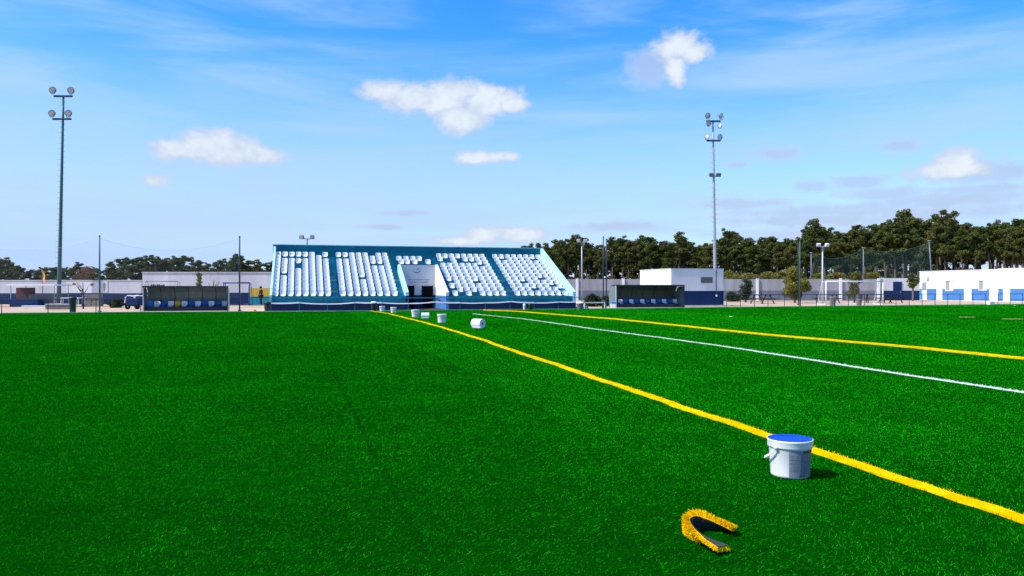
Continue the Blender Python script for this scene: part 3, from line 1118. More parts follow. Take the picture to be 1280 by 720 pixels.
thin_pole(124.5, 295, 48.2, M['green_steel'], 0.045, 'thin green pole on the turf edge between dark mast and left dugout')
thin_pole(299.5, 296, 50.0, M['dark_steel'], 0.05, 'thin dark pole on the turf edge between left dugout and grandstand')
thin_pole(754.2, 296, 60.0, M['dark_steel'], 0.05, 'thin dark pole left of the right dugout, the taller of the pair')
thin_pole(758.0, 299, 64.0, M['dark_steel'], 0.05, 'thin dark pole left of the right dugout, the shorter rear one of the pair')
thin_pole(1000.0, 301, 63.5, M['green_steel'], 0.05, 'dark green pole standing in front of the round olive tree')
thin_pole(998.0, 304, 70.0, M['dark_steel'], 0.05, 'slim dark pole just behind the dark green pole at the olive tree')


def net(name, pts_top, Z, y_bot, m_net, m_rope, label, cat='net', rope=0.02, group=None):
    P = [(px(x, Z), pz(y, Z)) for x, y in pts_top]
    zb = pz(y_bot, Z)
    root = empty(name, (P[0][0], Z, 0), label, cat, group)
    x0 = P[0][0]
    m_ = MB()
    for (a, b) in zip(P[:-1], P[1:]):
        m_.face([(a[0] - x0, 0, zb), (b[0] - x0, 0, zb), (b[0] - x0, 0, b[1]), (a[0] - x0, 0, a[1])])
    m_.build('mesh_sheet', m_net, root)
    r_ = MB()
    r_.tube([(p[0] - x0, 0, p[1]) for p in P], rope, 5)
    r_.build('top_rope', m_rope, root)
    return root


def sag(xa, ya, xb, yb, drop, n=10):
    return [(xa + (xb - xa) * k / n, ya + (yb - ya) * k / n + drop * 4 * (k / n) * (1 - k / n)) for k in range(n + 1)]


net('ball_net', sag(-60, 300, 124.5, 298, 14), 48.3, 372, M['grey_net'], M['lamp_case'], 'faint sagging ball net left of the thin green pole', rope=0.005)
net('ball_net', sag(124.5, 298, 299.5, 298, 15), 49.0, 372, M['grey_net'], M['lamp_case'], 'faint sagging ball net between the two thin poles left of the grandstand', rope=0.005)
net('ball_net', sag(1014, 317, 1079, 311, 9) + sag(1079, 311, 1162, 303, 7)[1:], 104.0, 351, M['green_net'], M['green_steel'], 'green ball net hung on posts behind the goal wall, before the pines', rope=0.022)
for (x, y, lb) in ((1014, 316, 'leftmost grey post of the green ball net behind the wall'), (1079.3, 310, 'middle grey post of the green ball net behind the wall'), (1162.5, 301, 'slightly bent grey post at the far right end of the green ball net')):
    root = empty('net_post', (px(x, 104), 104, 0), lb, 'post', 'posts of the green ball net')
    p = MB()
    zt = pz(y, 104)
    bend = 0.25 if x > 1160 else 0.0
    p.tube([(bend, 0.0, 0), (bend * 0.6, 0.0, zt * 0.5), (-bend * 0.5, 0.0, zt)], [0.09, 0.085, 0.07], 8)
    p.build('shaft', M['lamp_case'], root, smooth=True)
    p = MB()
    p.cbox((0 - bend * 0.5, 0, zt + 0.02), (0.26, 0.26, 0.05))
    p.build('cap', M['pale_steel'], root)

# ------------------------------------------------------------------ walls and buildings
# left boundary wall
Zl = 73.0
xa, xb = px(-120, Zl), px(176.5, Zl)
lw = empty('boundary_wall', (xa, Zl, 0), 'grey left boundary wall with navy lower band behind the tall green mast', 'wall')
L = xb - xa
m_ = MB()
m_.box(0, L, 0, 0.22, 0.985, pz(350.8, Zl))
m_.build('wall', M['grey_wall'], lw)
m_ = MB()
m_.box(0, L, -0.012, 0.22, -0.05, 0.982)
m_.build('dado', M['navy'], lw)
m_ = MB()
m_.box(-0.02, L, -0.04, 0.26, pz(350.8, Zl) + 0.002, pz(350.8, Zl) + 0.06)
m_.build('coping', M['grey_wall'], lw)
for (x, y, rx_, rz_, mm, lb) in ((93, 355, 0.17, 0.10, 'red', 'white board with red emblem just right of the tall green mast'), (115.2, 355.8, 0.17, 0.11, 'red', 'white board with red emblem beside the thin green pole')):
    s = MB()
    c = (px(x, Zl), Zl - 0.03, pz(y, Zl))
    s.box(c[0] - 0.75, c[0] + 0.75, c[1] - 0.006, c[1] + 0.02, 1.02, 2.05)
    root = empty('wall_sign', (c[0], Zl - 0.03, 1.0), lb, 'sign', 'white boards with red emblems')
    for i in range(len(s.v)):
        s.v[i] = (s.v[i][0] - c[0], s.v[i][1] - c[1], s.v[i][2] - 1.0)
    s.build('board', M['white_wall'], root)
    e_ = MB()
    ring = [(rx_ * math.cos(R(k * 30)) * (1 + 0.2 * (k % 2)), -0.012, c[2] - 1.0 + rz_ * math.sin(R(k * 30)) * (1 + 0.25 * (k % 2))) for k in range(12)]
    e_.face(ring)
    e_.build('emblem', M[mm], root)
s = MB()
root = empty('wall_sign', (px(130.5, Zl), Zl - 0.03, 1.0), 'pale board with a brown figure beside the thin green pole', 'sign')
s.box(-0.32, 0.32, -0.006, 0.02, 0.06, 1.12)
s.build('board', M['tunnel_wall'], root)
e_ = MB()
e_.face([(-0.06, -0.012, 0.15), (0.05, -0.012, 0.15), (0.10, -0.012, 0.6), (0.12, -0.012, 0.85), (0.0, -0.012, 0.98), (-0.12, -0.012, 0.8), (-0.09, -0.012, 0.5)])
e_.build('figure', M['grey_wood'], root)

# long pale building left of the stand
Zb = 68.8
xa, xb = px(178, Zb), px(352, Zb)
lb_ = empty('low_building', (xa, Zb, 0), 'long low pale building between left dugout and grandstand, navy lower band', 'building')
L = xb - xa
zt = pz(340.8, Zb)
uy = px(312.5, Zb) - xa
m_ = MB()
m_.box(0, L, 0, 7.0, 1.06, zt)
m_.build('wall', M['grey_wall'], lb_)
m_ = MB()
m_.box(-0.012, uy - 0.002, -0.012, 7.0, -0.05, 1.057)
m_.build('dado', M['navy'], lb_)
m_ = MB()
m_.box(uy, L, -0.012, 7.0, -0.05, 0.70)
m_.build('dado', M['teal'], lb_)['label'] = 'teal lower band of the wall'
m_ = MB()
for k in range(6):
    m_.box(uy + 0.02 + k * 0.31, uy + 0.31 + k * 0.31, -0.04, -0.003, 0.71, pz(360, Zb))
m_.build('fence_panel', M['yellow_panel'], lb_)['label'] = 'yellow boarded panel'
m_ = MB()
m_.box(-0.06, L, -0.06, 7.0, zt + 0.002, zt + 0.06)
m_.build('roof_edge', M['grey_wall'], lb_)
m_ = MB()
x = 188.5
for k in range(7):
    wl = (1.8, 2.6, 1.6, 2.2, 2.0, 2.4, 1.8)[k]
    h0, h1 = (0.07, -0.10) if k not in (2, 5) else (0.02, -0.12)
    m_.box(px(x, Zb) - xa, px(x + wl, Zb) - xa, -0.008, -0.003, pz(356.4, Zb) + h1, pz(356.4, Zb) + h0)
    x += wl + 0.45
m_.build('lettering', M['ink'], lb_)


def goal(name, x0, x1, y_base, y_top, m_, label, depth, rz=0.0, r=0.06, net_m=None, Z=None):
    Z = Z or F * H / (y_base - YH)
    X0, X1 = px(x0, Z), px(x1, Z)
    root = empty(name, ((X0 + X1) / 2, Z, 0), label, 'goal', None, rz)
    hw = (X1 - X0) / 2 / math.cos(rz)
    zt = pz(y_top, Z)
    for s in (-1, 1):
        p = MB()
        p.tube([(s * hw, 0, -0.04), (s * hw, 0, zt)], r, 10)
        p.build('post', m_, root, smooth=True)
        q = MB()
        q.tube([(s * hw, 0, zt - 0.02), (s * hw, depth * 0.45, zt - 0.05), (s * hw, depth, 0.04)], r * 0.5, 6)
        q.build('side_stay', m_, root)
        q = MB()
        q.tube([(s * hw, 0.02, 0.045), (s * hw, depth, 0.045)], r * 0.7, 6)
        q.build('ground_bar', m_, root)
    p = MB()
    p.tube([(-hw - r, 0, zt), (hw + r, 0, zt)], r, 10)
    p.build('crossbar', m_, root, smooth=True)
    p = MB()
    p.tube([(-hw, depth, 0.045), (hw, depth, 0.045)], r * 0.7, 6)
    p.build('ground_bar', m_, root)
    if net_m:
        n = MB()
        dd = depth * 0.45
        n.face([(-hw, dd, zt - .05), (hw, dd, zt - .05), (hw, depth, .05), (-hw, depth, .05)])
        n.face([(-hw, 0, zt), (hw, 0, zt), (hw, dd, zt - .05), (-hw, dd, zt - .05)])
        for s in (-1, 1):
            n.face([(s * hw, 0, .02), (s * hw, 0, zt), (s * hw, dd, zt - .05), (s * hw, depth, .05)])
        n.build('net', net_m, root)
    return root


goal('goal', 1031, 1105.5, 381.0, 351.8, M['white_steel'], 'white framed football goal before the grey boundary wall', 1.5, R(6), 0.055, M['goal_net'], 68.0)
goal('small_goal', 279.5, 311.5, 381.2, 353.6, M['blue_steel'], 'small blue framed training goal standing left of the grandstand', 0.9, 0, 0.065, None, 67.4)
goal('small_goal', 182, 222, 381.2, 351.6, M['lamp_case'], 'thin grey training goal frame behind the left dugout', 0.9, 0, 0.035, None, 67.4)

# central building
Zc = 64.2
c0 = (px(839, Zc), Zc)
cb = empty('equipment_building', (*c0, 0), 'white flat roofed block building with navy lower half beside the right dugout', 'building', None, TH)
wl_, dl_ = 0, 6.1
kx = (904.3 - 640) / F
wl_ = (kx * c0[1] - c0[0]) / (ct - kx * st)
zt = pz(336.4, Zc)
zd = pz(363.7, Zc)
m_ = MB()
m_.box(0, wl_, 0, dl_, zd + 0.002, zt)
m_.build('wall', M['white_wall'], cb)
m_ = MB()
m_.box(-0.012, wl_ + 0.012, -0.012, dl_, -0.05, zd)
m_.build('dado', M['navy'], cb)
m_ = MB()
m_.box(-0.03, wl_ + 0.03, -0.03, dl_ + 0.03, zt + 0.002, zt + 0.07)
m_.build('roof_edge', M['pale_steel'], cb)


def cu_(x):
    k = (x - 640) / F
    return (k * c0[1] - c0[0]) / (ct - k * st)


v0, v1 = cu_(876), cu_(890)
zc = Zc + 1.0
m_ = MB()
m_.box(v0, v1, -0.03, -0.003, pz(353.8, zc), pz(346.2, zc))
vt = m_.build('vent', M['shutter'], cb)
m_ = MB()
for k in range(6):
    z = pz(353.8, zc) + (pz(346.2, zc) - pz(353.8, zc)) * (k + 0.5) / 6
    m_.cbox(((v0 + v1) / 2, -0.045, z), (v1 - v0 - 0.06, 0.03, 0.05), rx=R(35))
for k in (0.0, 0.33, 0.66, 1.0):
    m_.cbox((v0 + (v1 - v0) * k, -0.05, (pz(353.8, zc) + pz(346.2, zc)) / 2), (0.04, 0.03, 0.5))
m_.build('louvre', M['lamp_case'], vt)
m_ = MB()
ud = cu_(895.2)
m_.tube([(ud, -0.06, zt), (ud, -0.06, pz(369, zc))], 0.03, 6)
m_.build('downpipe', M['dark_steel'], cb)
m_ = MB()
m_.cbox((ud, -0.08, pz(369.5, zc)), (0.1, 0.1, 0.14))
m_.build('junction_box', M['white_steel'], cb)
m_ = MB()
m_.box(-0.3, wl_ + 0.4, -0.5, -0.014, -0.04, 0.04)
m_.build('footing', M['kerb'], cb)

# right boundary wall
Zw = 98.0


def wall_seg(x0, x1, y_top, Z, mw, md, label, pil=(), ydado=363.3):
    xa, xb = px(x0, Z), px(x1, Z)
    root = empty('boundary_wall', (xa, Z, 0), label, 'wall')
    L = xb - xa
    zt, zd = pz(y_top, Z), pz(ydado, Z)
    m = MB()
    m.box(0, L, 0, 0.22, zd + 0.002, zt)
    m.build('wall', mw, root)
    m = MB()
    m.box(0, L, -0.012, 0.22, -0.05, zd)
    m.build('dado', md, root)
    for x in pil:
        m = MB()
        xx = px(x, Z) - xa
        m.box(xx - 0.16, xx + 0.16, -0.16, -0.014, -0.05, zt + 0.08)
        m.build('pilaster', M['white_wall'], root)
    return root, xa


wall_seg(660, 1103.5, 348.9, Zw, M['old_wall'], M['old_dado'], 'grey weathered boundary wall with white pilasters running behind the white goal', (721.3, 779, 946.5, 1050.5, 1098))
rw2, xa = wall_seg(1104, 1149.5, 347.7, Zw, M['grey_wall'], M['navy'], 'short pale wall with navy band and blue door beside the long white building')
m_ = MB()
m_.box(px(1116.3, Zw) - xa, px(1127, Zw) - xa, -0.08, -0.014, -0.02, pz(352.2, Zw))
dd = m_.build('door', M['navy'], rw2)
m_ = MB()
m_.cbox((px(1125.5, Zw) - xa, -0.1, 1.0), (0.05, 0.06, 0.14))
m_.build('handle', M['steel'], dd)

# long white building at the right, its long face turned to the left
A = Vector((px(1149.5, 101.0), 101.0))
bd = Vector((st, -ct))       # along the facade towards the camera
wb = empty('changing_room_building', (A.x, A.y, 0), 'long white single storey building with blue panels at far right', 'building', None, math.atan2(bd.y, bd.x))
# local x runs along the facade towards the camera, local +y points right/back (into the building)


def t_of(x):
    k = (x - 640) / F
    return (k * A.y - A.x) / (bd.x - k * bd.y)


def zat(y, tt):
    return pz(y, A.y + bd.y * tt)


zr1, zr2 = pz(339.8, 101), pz(339.8, 101) + 0.12
t1 = t_of(1247.5)
T2 = 40.0
m_ = MB()
m_.box(0, t1, 0, 9, -0.05, zr1)
m_.build('wall', M['white_wall'], wb)
m_ = MB()
m_.box(t1 + 0.002, T2, -0.05, 9, -0.05, zr2)
m_.build('wall', M['white_wall'], wb)
m_ = MB()
m_.box(-0.05, t1, -0.06, 9.05, zr1 + 0.002, zr1 + 0.07)
m_.build('roof_edge', M['white_wall'], wb)
zdw = 1.40
for (xa_, xb_, mm) in ((1149.8, 1152.5, 'seat_light_blue'), (1158.6, 1170.6, 'sky_dado'), (1178, 1205, 'sky_dado'), (1214.5, 1236.5, 'sky_dado'), (1248.4, 1254.2, 'sky_dado'), (1263.2, 1285, 'sky_dado')):
    m_ = MB()
    ta, tb_ = t_of(xa_), t_of(xb_)
    m_.box(ta, tb_, -0.07 if xa_ > 1246 else -0.02, -0.003 if xa_ < 1246 else -0.053, 0.02, zdw)
    m_.build('painted_panel', M[mm], wb)
for k in range(4):
    m_ = MB()
    m_.box(t_of(1285) + 1.2 + k * 4.2, t_of(1285) + 3.8 + k * 4.2, -0.07, -0.053, 0.02, zdw)
    m_.build('painted_panel', M['sky_dado'], wb)
for (xa_, xb_, ya, yb) in ((1182.8, 1191.5, 351.2, 363), (1224.6, 1233.6, 350.8, 362.2)):
    ta, tb_ = t_of(xa_), t_of(xb_)
    z0, z1 = zat(yb, ta), zat(ya, ta)
    m_ = MB()
    m_.box(ta - 0.08, tb_ + 0.08, -0.10, -0.022, z0 - 0.08, z0)
    m_.box(ta - 0.10, tb_ + 0.10, -0.14, -0.003, z1, z1 + 0.08)
    m_.box(ta - 0.08, ta, -0.10, -0.003, z0, z1)
    m_.box(tb_, tb_ + 0.08, -0.10, -0.003, z0, z1)
    wf = m_.build('window', M['white_wall'], wb)
    m_ = MB()
    m_.box(ta, ta + (tb_ - ta) * 0.48, -0.06, -0.004, z0, z1)
    m_.build('shutter', M['shutter'], wf)
    m_ = MB()
    m_.box(ta + (tb_ - ta) * 0.50, tb_, -0.05, -0.004, z0, z1)
    m_.build('blind', M['white_wall'], wf)
m_ = MB()
ta, tb_ = t_of(1153), t_of(1158)
m_.box(ta, tb_, -0.06, -0.003, zat(362, ta), zat(353, ta))
m_.build('window', M['shutter'], wb)
m_ = MB()
ta = t_of(1160)
m_.cbox((ta, -0.12, zat(347.5, ta)), (0.35, 0.24, 0.35))
m_.build('wall_lamp', M['pale_steel'], wb, bevel=0.03)
tv = t_of(1241)
rv = empty('roof_vent', (A.x + bd.x * tv + 0.6, A.y + bd.y * tv, zr1 + 0.07), 'small red and black vent box on the roof of the long white building', 'vent')
m_ = MB()
m_.cbox((0.0, 0, 0.14), (0.5, 0.4, 0.28), rz=TH)
m_.build('casing', M['dull_red'], rv, bevel=0.03)
m_ = MB()
m_.cbox((0.0, -0.02, 0.31), (0.62, 0.5, 0.06), rz=TH)
m_.build('cowl', M['dark_steel'], rv)


# ------------------------------------------------------------------ dugouts
def dugout(x0, x1, Z0, y_top, y_bot, seats, m_panel, label, rz=TH, zoff=0.0):
    X0 = px(x0, Z0)
    k1 = (x1 - 640) / F
    wd = (k1 * Z0 - X0) / (math.cos(rz) - k1 * math.sin(rz))
    zt = pz(y_top, Z0)
    root = empty('dugout', (X0, Z0, 0), label, 'dugout', 'team dugouts on the far touchline', rz)
    dp = 1.35
    # curved back and roof sheet
    prof = [(dp, 0.0), (dp, zt * 0.55), (dp - 0.06, zt * 0.78), (dp - 0.28, zt * 0.94), (dp - 0.6, zt - 0.01)]
    b = MB()
    for (p, q) in zip(prof[:-1], prof[1:]):
        b.face([(0.03, p[0], p[1]), (wd - 0.03, p[0], p[1]), (wd - 0.03, q[0], q[1]), (0.03, q[0], q[1])])
    b.build('back_panel', m_panel, root, smooth=True)
    b = MB()
    b.box(-0.03, wd + 0.03, -0.06, dp - 0.58, zt, zt + 0.05)
    b.box(-0.03, wd + 0.03, -0.085, -0.062, zt - 0.05, zt + 0.052)
    b.build('roof', M['dug_roof'], root)
    for u in (0.0, wd):
        sp = MB()
        sp.prism([(0.02, 0.0), (0.02, zt - 0.06), (dp - 0.6, zt - 0.06), (dp - 0.28, zt * 0.9), (dp - 0.04, zt * 0.6), (dp - 0.04, 0.0)], u - 0.015, u + 0.015)
        sp.build('side_panel', M['dug_panel'], root)
        p = MB()
        p.box(u - 0.03, u + 0.03, -0.05, 0.015, -0.04, zt - 0.001)
        p.build('post', M['pale_steel'] if u == 0.0 else M['dark_steel'], root)
    n = 6
    for k in range(1, n):
        u = wd * k / n
        p = MB()
        p.tube([(u, dp - 0.03, 0.0), (u, dp - 0.03, zt * 0.55), (u, dp - 0.09, zt * 0.78), (u, dp - 0.31, zt * 0.92), (u, dp - 0.6, zt - 0.03)], 0.022, 6)
        p.build('rib', M['dark_steel'], root)
    bn = MB()
    bn.box(0.05, wd - 0.05, 0.62, 1.05, 0.20, 0.26)
    bn.box(0.05, wd - 0.05, 0.60, 0.618, 0.0, 0.26)
    bn.build('bench', M['dark_steel'], root)
    ns = len(seats)
    for k, c in enumerate(seats):
        me_ = seat_me.copy()
        me_.materials.clear()
        me_.materials.append(M[c])
        o = bpy.data.objects.new('seat', me_)
        C.objects.link(o)
        o.parent = root
        o.location = (wd * (k + 0.62) / (ns + 0.25), 0.84, 0.263)
        o.scale = (0.93, 0.95, 0.9)
    return root, wd, zt


W_, B_ = 'seat_white', 'seat_blue'
dugout(179, 284.3, 48.4, 358.4, 389, ['seat_light_blue', W_, B_, W_, 'seat_yellow', W_, B_, W_, B_, W_, B_, W_], M['dug_panel'], 'grey green dugout with blue, white and one yellow seat left of the grandstand')
dugout(770, 855, 57.6, 356.8, 384.8, [B_, W_, B_, W_, B_, W_, B_, W_, B_, W_, B_, W_], M['dug_dark'], 'dark green dugout with alternating blue and white seats right of the grandstand')


# small box by the right dugout
X, Z = gp(766.5, 385.1)
bx = empty('cool_box', (X, Z, 0), 'small blue and white cool box left of the right dugout', 'box')
m_ = MB()
m_.cbox((0, 0, 0.17), (0.36, 0.3, 0.34))
m_.build('body', M['white_steel'], bx, bevel=0.02)
m_ = MB()
m_.cbox((0, 0, 0.41), (0.40, 0.34, 0.13))
m_.build('lid', M['seat_light_blue'], bx, bevel=0.02)


# ------------------------------------------------------------------ fences round the pitch
def fence(pts, hgt, label, post_px=None, step=1.7, m_=None, mids=(0.45,), r=0.025):
    P = [Vector((x, y, 0)) for x, y in pts]
    root = empty('railing', P[0], label, 'railing', 'low railings round the pitch')
    o = P[0]
    m_ = m_ or M['dark_steel']
    seg = []
    for a, b in zip(P[:-1], P[1:]):
        n = max(1, round((b - a).length / step))
        seg += [a.lerp(b, k / n) for k in range(n)]
    seg.append(P[-1])
    for q in seg:
        p = MB()
        p.tube([q - o + Vector((0, 0, -0.05)), q - o + Vector((0, 0, hgt))], r, 8)
        p.build('post', m_, root)
    rl = MB()
    rl.tube([q - o + Vector((0, 0, hgt)) for q in P], r, 8)
    rl.build('top_rail', m_, root)
    for h in mids:
        rl = MB()
        rl.tube([q - o + Vector((0, 0, hgt * h)) for q in P], r * 0.6, 6)
        rl.build('middle_rail', m_, root)
    return root, seg


def behind(x, off):
    """a point a little beyond the turf edge at photo column x"""
    for (a, b), (c, d) in zip(zip(EDGE[:-1], EDGE[1:]), zip(EDGE[:-1], EDGE[1:])):
        if a[0] <= x <= b[0]:
            y = a[1] + (b[1] - a[1]) * (x - a[0]) / (b[0] - a[0])
            X, Z = gp(x, y)
            Z += off
            return (px(x, Z), Z)
    X, Z = edge[0] if x < 0 else edge[-1]
    return (X, Z + off)


fence([behind(-1, .5), behind(2, .5), behind(60, .5), behind(120, .5), behind(176, .5)], 0.80, 'low dark railing between the turf and the dark green mast', step=1.75)
fence([behind(908, .6), behind(960, .6), behind(1040, .6), behind(1120, .6), behind(1200, .6), behind(1278, .6), behind(1500, .6)], 0.94, 'long dark railing along the turf from block building to far right', step=1.55)
f3, seg3 = fence([world(0.1, -0.45)[:2], world(WU + 0.3, -0.45)[:2]], 0.80, 'low railing with a white middle band in front of the grandstand', step=1.75, m_=M['teal_dark'], mids=())
hoard = MB()
o_ = Vector((*world(0.1, -0.45), 0))
for i, (a, b) in enumerate(zip(seg3[:-1], seg3[1:])):
    n = 4
    for k in range(n):
        p, q = a.lerp(b, k / n), a.lerp(b, (k + 1) / n)

        def hz(s, i=i):
            base = 0.45 + 0.05 * math.sin(i * 2.3)
            nxt = 0.45 + 0.05 * math.sin((i + 1) * 2.3)
            return base + (nxt - base) * s - 0.03 * 4 * s * (1 - s)
        z0, z1 = hz(k / n), hz((k + 1) / n)
        w = 0.07 if i % 3 else 0.09
        hoard.face([p - o_ + Vector((0.01, -0.03, z0)), q - o_ + Vector((0.01, -0.03, z1)), q - o_ + Vector((0.01, -0.01, z1 + w)), p - o_ + Vector((0.01, -0.01, z0 + w))])
        hoard.face([p - o_ + Vector((0.01, -0.01, z0 + w)), q - o_ + Vector((0.01, -0.01, z1 + w)), q - o_ + Vector((0.01, 0.05, z1 + w)), p - o_ + Vector((0.01, 0.05, z0 + w))])
hoard.build('white_band', M['white_steel'], f3)
fence([world(WU + 0.5, -0.45)[:2], behind(756, .9)], 0.42, 'short low white rail between grandstand and right dugout', step=1.9, m_=M['white_steel'], mids=(), r=0.035)


# litter bins
def bin_(x, y, m_, label, r=0.24, h=0.85, lid=None, Z=None):
    X, Z_ = gp(x, y) if Z is None else (px(x, Z), Z)
    root = empty('litter_bin', (X, Z_, -0.04), label, 'bin', 'litter bins round the pitch')
    b = MB()
    b.lathe([(0, 0.02), (r * 0.8, 0.0), (r * 0.92, h * 0.5), (r, h * 0.92), (r * 1.06, h * 0.93), (r * 1.06, h)], 16)
    b.build('body', m_, root, smooth=False)
    l = MB()
    l.lathe([(r * 1.1, h + 0.002), (r * 1.1, h + 0.05), (r * 0.8, h + 0.11), (0, h + 0.13)], 16)
    l.build('lid', lid or m_, root)
    return root


bin_(91, 391.0, M['bin_green'], 'black green bin on the turf edge right of the tall green mast', 0.2, 0.85, Z=46.2)
bin_(334.2, 389.3, M['bin_green'], 'black green bin at the left front corner of the grandstand', 0.2, 0.52, Z=48.9)
bin_(467.3, 388.8, M['bin_green'], 'black green bin with pale lid where the nearest yellow line meets the railing', 0.19, 0.52, M['roll'], Z=49.9)
bin_(663, 386.8, M['bin_green'], 'small black bin before the right part of the grandstand', 0.15, 0.34, Z=53.2)
bin_(725, 387.0, M['bin_grey'], 'grey bin with white lid at the right front corner of the grandstand', 0.24, 0.44, M['white_steel'], Z=53.4)
bin_(755.3, 385.0, M['bin_green'], 'dark bin at the foot of the thin pole by the right dugout', 0.19, 0.5, Z=57.5)
bin_(1041, 381.2, M['bin_grey'], 'grey brown bin just right of the goal\'s left post', 0.26, 0.66, Z=66.6)
bin_(1073.8, 381.0, M['bin_grey'], 'grey brown bin in front of the layered conifer behind the goal', 0.24, 0.66, M['dark_steel'], Z=66.9)
bin_(655.5, 387.2, M['white_steel'], 'small white canister by the small black bin before the grandstand', 0.09, 0.32, Z=52.6)

# white block at the right turf edge
X, Z = gp(1243.5, 380.9)
m_ = MB()
m_.cbox((X, Z + 0.6, 0.12), (0.5, 0.4, 0.34), rz=0.2)
tag(m_.build('concrete_block', M['white_wall'], bevel=0.03), 'white concrete block at the turf edge before the long white building', 'block')


# picnic tables
def picnic(label):
    root = empty('picnic_table', (0, 0, -0.05), label, 'picnic table', 'dark picnic tables behind the railing')
    t_ = MB()
    for k in range(5):
        t_.box(-0.9, 0.9, -0.36 + k * 0.148, -0.23 + k * 0.148, 0.72, 0.76)
    t_.build('table_top', M['wood'], root)
    for s in (-1, 1):
        b = MB()
        for k in range(2):
            b.box(-0.9, 0.9, s * 0.72 - 0.14 + k * 0.148, s * 0.72 - 0.01 + k * 0.148, 0.42, 0.46)
        b.build('bench', M['wood'], root)
        l = MB()
        for q in (-1, 1):
            l.tube([(s * 0.62, q * 0.68, 0.0), (s * 0.62, q * 0.22, 0.72)], 0.045, 6)
        l.box(s * 0.62 - 0.03, s * 0.62 + 0.03, -0.84, 0.84, 0.36, 0.42)
        l.build('leg_frame', M['wood'], root)
    return root


pt = picnic('dark picnic table left of the round olive tree')
pt.location = (px(953, 76), 76, -0.05)
pt.rotation_euler = (0, 0, 0.5)
pt.scale = (1.2, 1.2, 1.15)
for (x, Zp, rz, lb) in ((1035, 78, 0.2, 'dark picnic table behind the left post of the white goal'), (1094, 79, -0.3, 'dark picnic table behind the right post of the white goal'), (1113, 80, 0.4, 'dark picnic table by the navy door in the wall')):
    c = copy_tree(pt, None, lb)
    c.location = (px(x, Zp), Zp, -0.05)
    c.rotation_euler = (0, 0, rz)

# ------------------------------------------------------------------ things at the left
# drinks kiosk under a white canopy
Zk = 64.0
kk = empty('kiosk', (px(12, Zk), Zk, -0.05), 'open kiosk with flat white canopy, red panel and dark counter at far left', 'kiosk')
kw = px(71, Zk) - px(12, Zk)
m_ = MB()
m_.box(-0.1, kw, -0.3, 2.2, pz(357.2, Zk) + 0.05, pz(355.2, Zk) + 0.05)
m_.build('canopy', M['white_steel'], kk)
for (u, v) in ((0.1, 0.0), (kw - 0.2, 0.0), (0.1, 2.0), (kw - 0.2, 2.0)):
    m_ = MB()
    m_.tube([(u, v, 0), (u, v, pz(357.2, Zk) + 0.048)], 0.03, 6)
    m_.build('post', M['steel'], kk)
m_ = MB()
m_.box(-0.25, 0.9, 1.2, 2.0, 0, 1.55)
m_.build('cabinet', M['dull_red'], kk, bevel=0.02)
m_ = MB()
m_.box(0.95, 2.6, 1.0, 1.9, 0, 0.95)
m_.box(0.92, 2.65, 0.95, 1.95, 0.952, 1.0)
m_.build('counter', M['bin_grey'], kk)
m_ = MB()
m_.box(0.3, 2.6, -0.5, 0.3, 0, 0.58)
m_.build('low_cabinet', M['navy'], kk, bevel=0.02)

X, Z = px(53, 66), 66
fg = empty('feather_flag', (X, Z, -0.05), 'orange feather flag on a dark pole above the white canopy', 'flag')
m_ = MB()
m_.tube([(0, 0, 0), (0.02, 0, 1.6), (0, 0, 2.6), (-0.08, 0, 3.0), (-0.2, 0, 3.15)], [0.03, 0.025, 0.02, 0.015, 0.01], 6)
m_.build('pole', M['dark_steel'], fg)
m_ = MB()
zz = [2.0, 2.3, 2.6, 2.85, 3.02, 3.12]
for k in range(5):
    f0, f1 = zz[k], zz[k + 1]
    def wid(z):
        return 0.30 * math.sqrt(max(0.0, (3.16 - z) / 1.1)) if z > 2.5 else 0.24
    def pxx(z):
        return 0.0 if z < 2.6 else -0.2 * ((z - 2.6) / 0.55) ** 2
    m_.face([(pxx(f0) - 0.02, 0.0, f0), (pxx(f0) + wid(f0), 0.05 * math.sin(f0 * 5), f0), (pxx(f1) + wid(f1), 0.05 * math.sin(f1 * 5), f1), (pxx(f1) - 0.02, 0, f1)])
m_.build('cloth', M['orange'], fg)

# concrete plinth at the mast, white plank
for (x0, x1, y0, y1, Zp, mm, nm, lb) in ((56, 87, 380.8, 386.2, 55, 'bin_grey', 'concrete_plinth', 'low dark grey concrete block in front of the tall green mast'), (26, 56, 382.2, 384.4, 58, 'white_wall', 'white_plank', 'long white plank lying on the sand left of the tall green mast')):
    m_ = MB()
    m_.cbox(((px(x0, Zp) + px(x1, Zp)) / 2, Zp + 0.3, (pz(y0, Zp) - 0.05) / 2), (px(x1, Zp) - px(x0, Zp), 0.5, pz(y0, Zp) + 0.05))
    tag(m_.build(nm, M[mm], bevel=0.02), lb, 'block' if nm == 'concrete_plinth' else 'plank')
m_ = MB()
m_.cbox(((px(56, 55) + px(87, 55)) / 2, 55.3, pz(380.8, 55) + 0.025), (px(87, 55) - px(56, 55) + 0.04, 0.54, 0.05))
tag(m_.build('slab', M['kerb'], bevel=0.01), 'pale slab lying on the dark concrete block before the tall green mast', 'slab')


def white_table(label):
    root = empty('plastic_table', (0, 0, -0.05), label, 'table', 'white plastic tables at the left')
    m_ = MB()
    m_.cbox((0, 0, 0.72), (0.85, 0.8, 0.04))
    m_.cbox((0, -0.38, 0.68), (0.83, 0.03, 0.07))
    m_.build('top', M['white_steel'], root, bevel=0.015)
    for a in (-1, 1):
        for b in (-1, 1):
            l = MB()
            l.tube([(a * 0.40, b * 0.37, 0), (a * 0.35, b * 0.32, 0.70)], [0.022, 0.032], 6)
            l.build('leg', M['white_steel'], root)
    return root


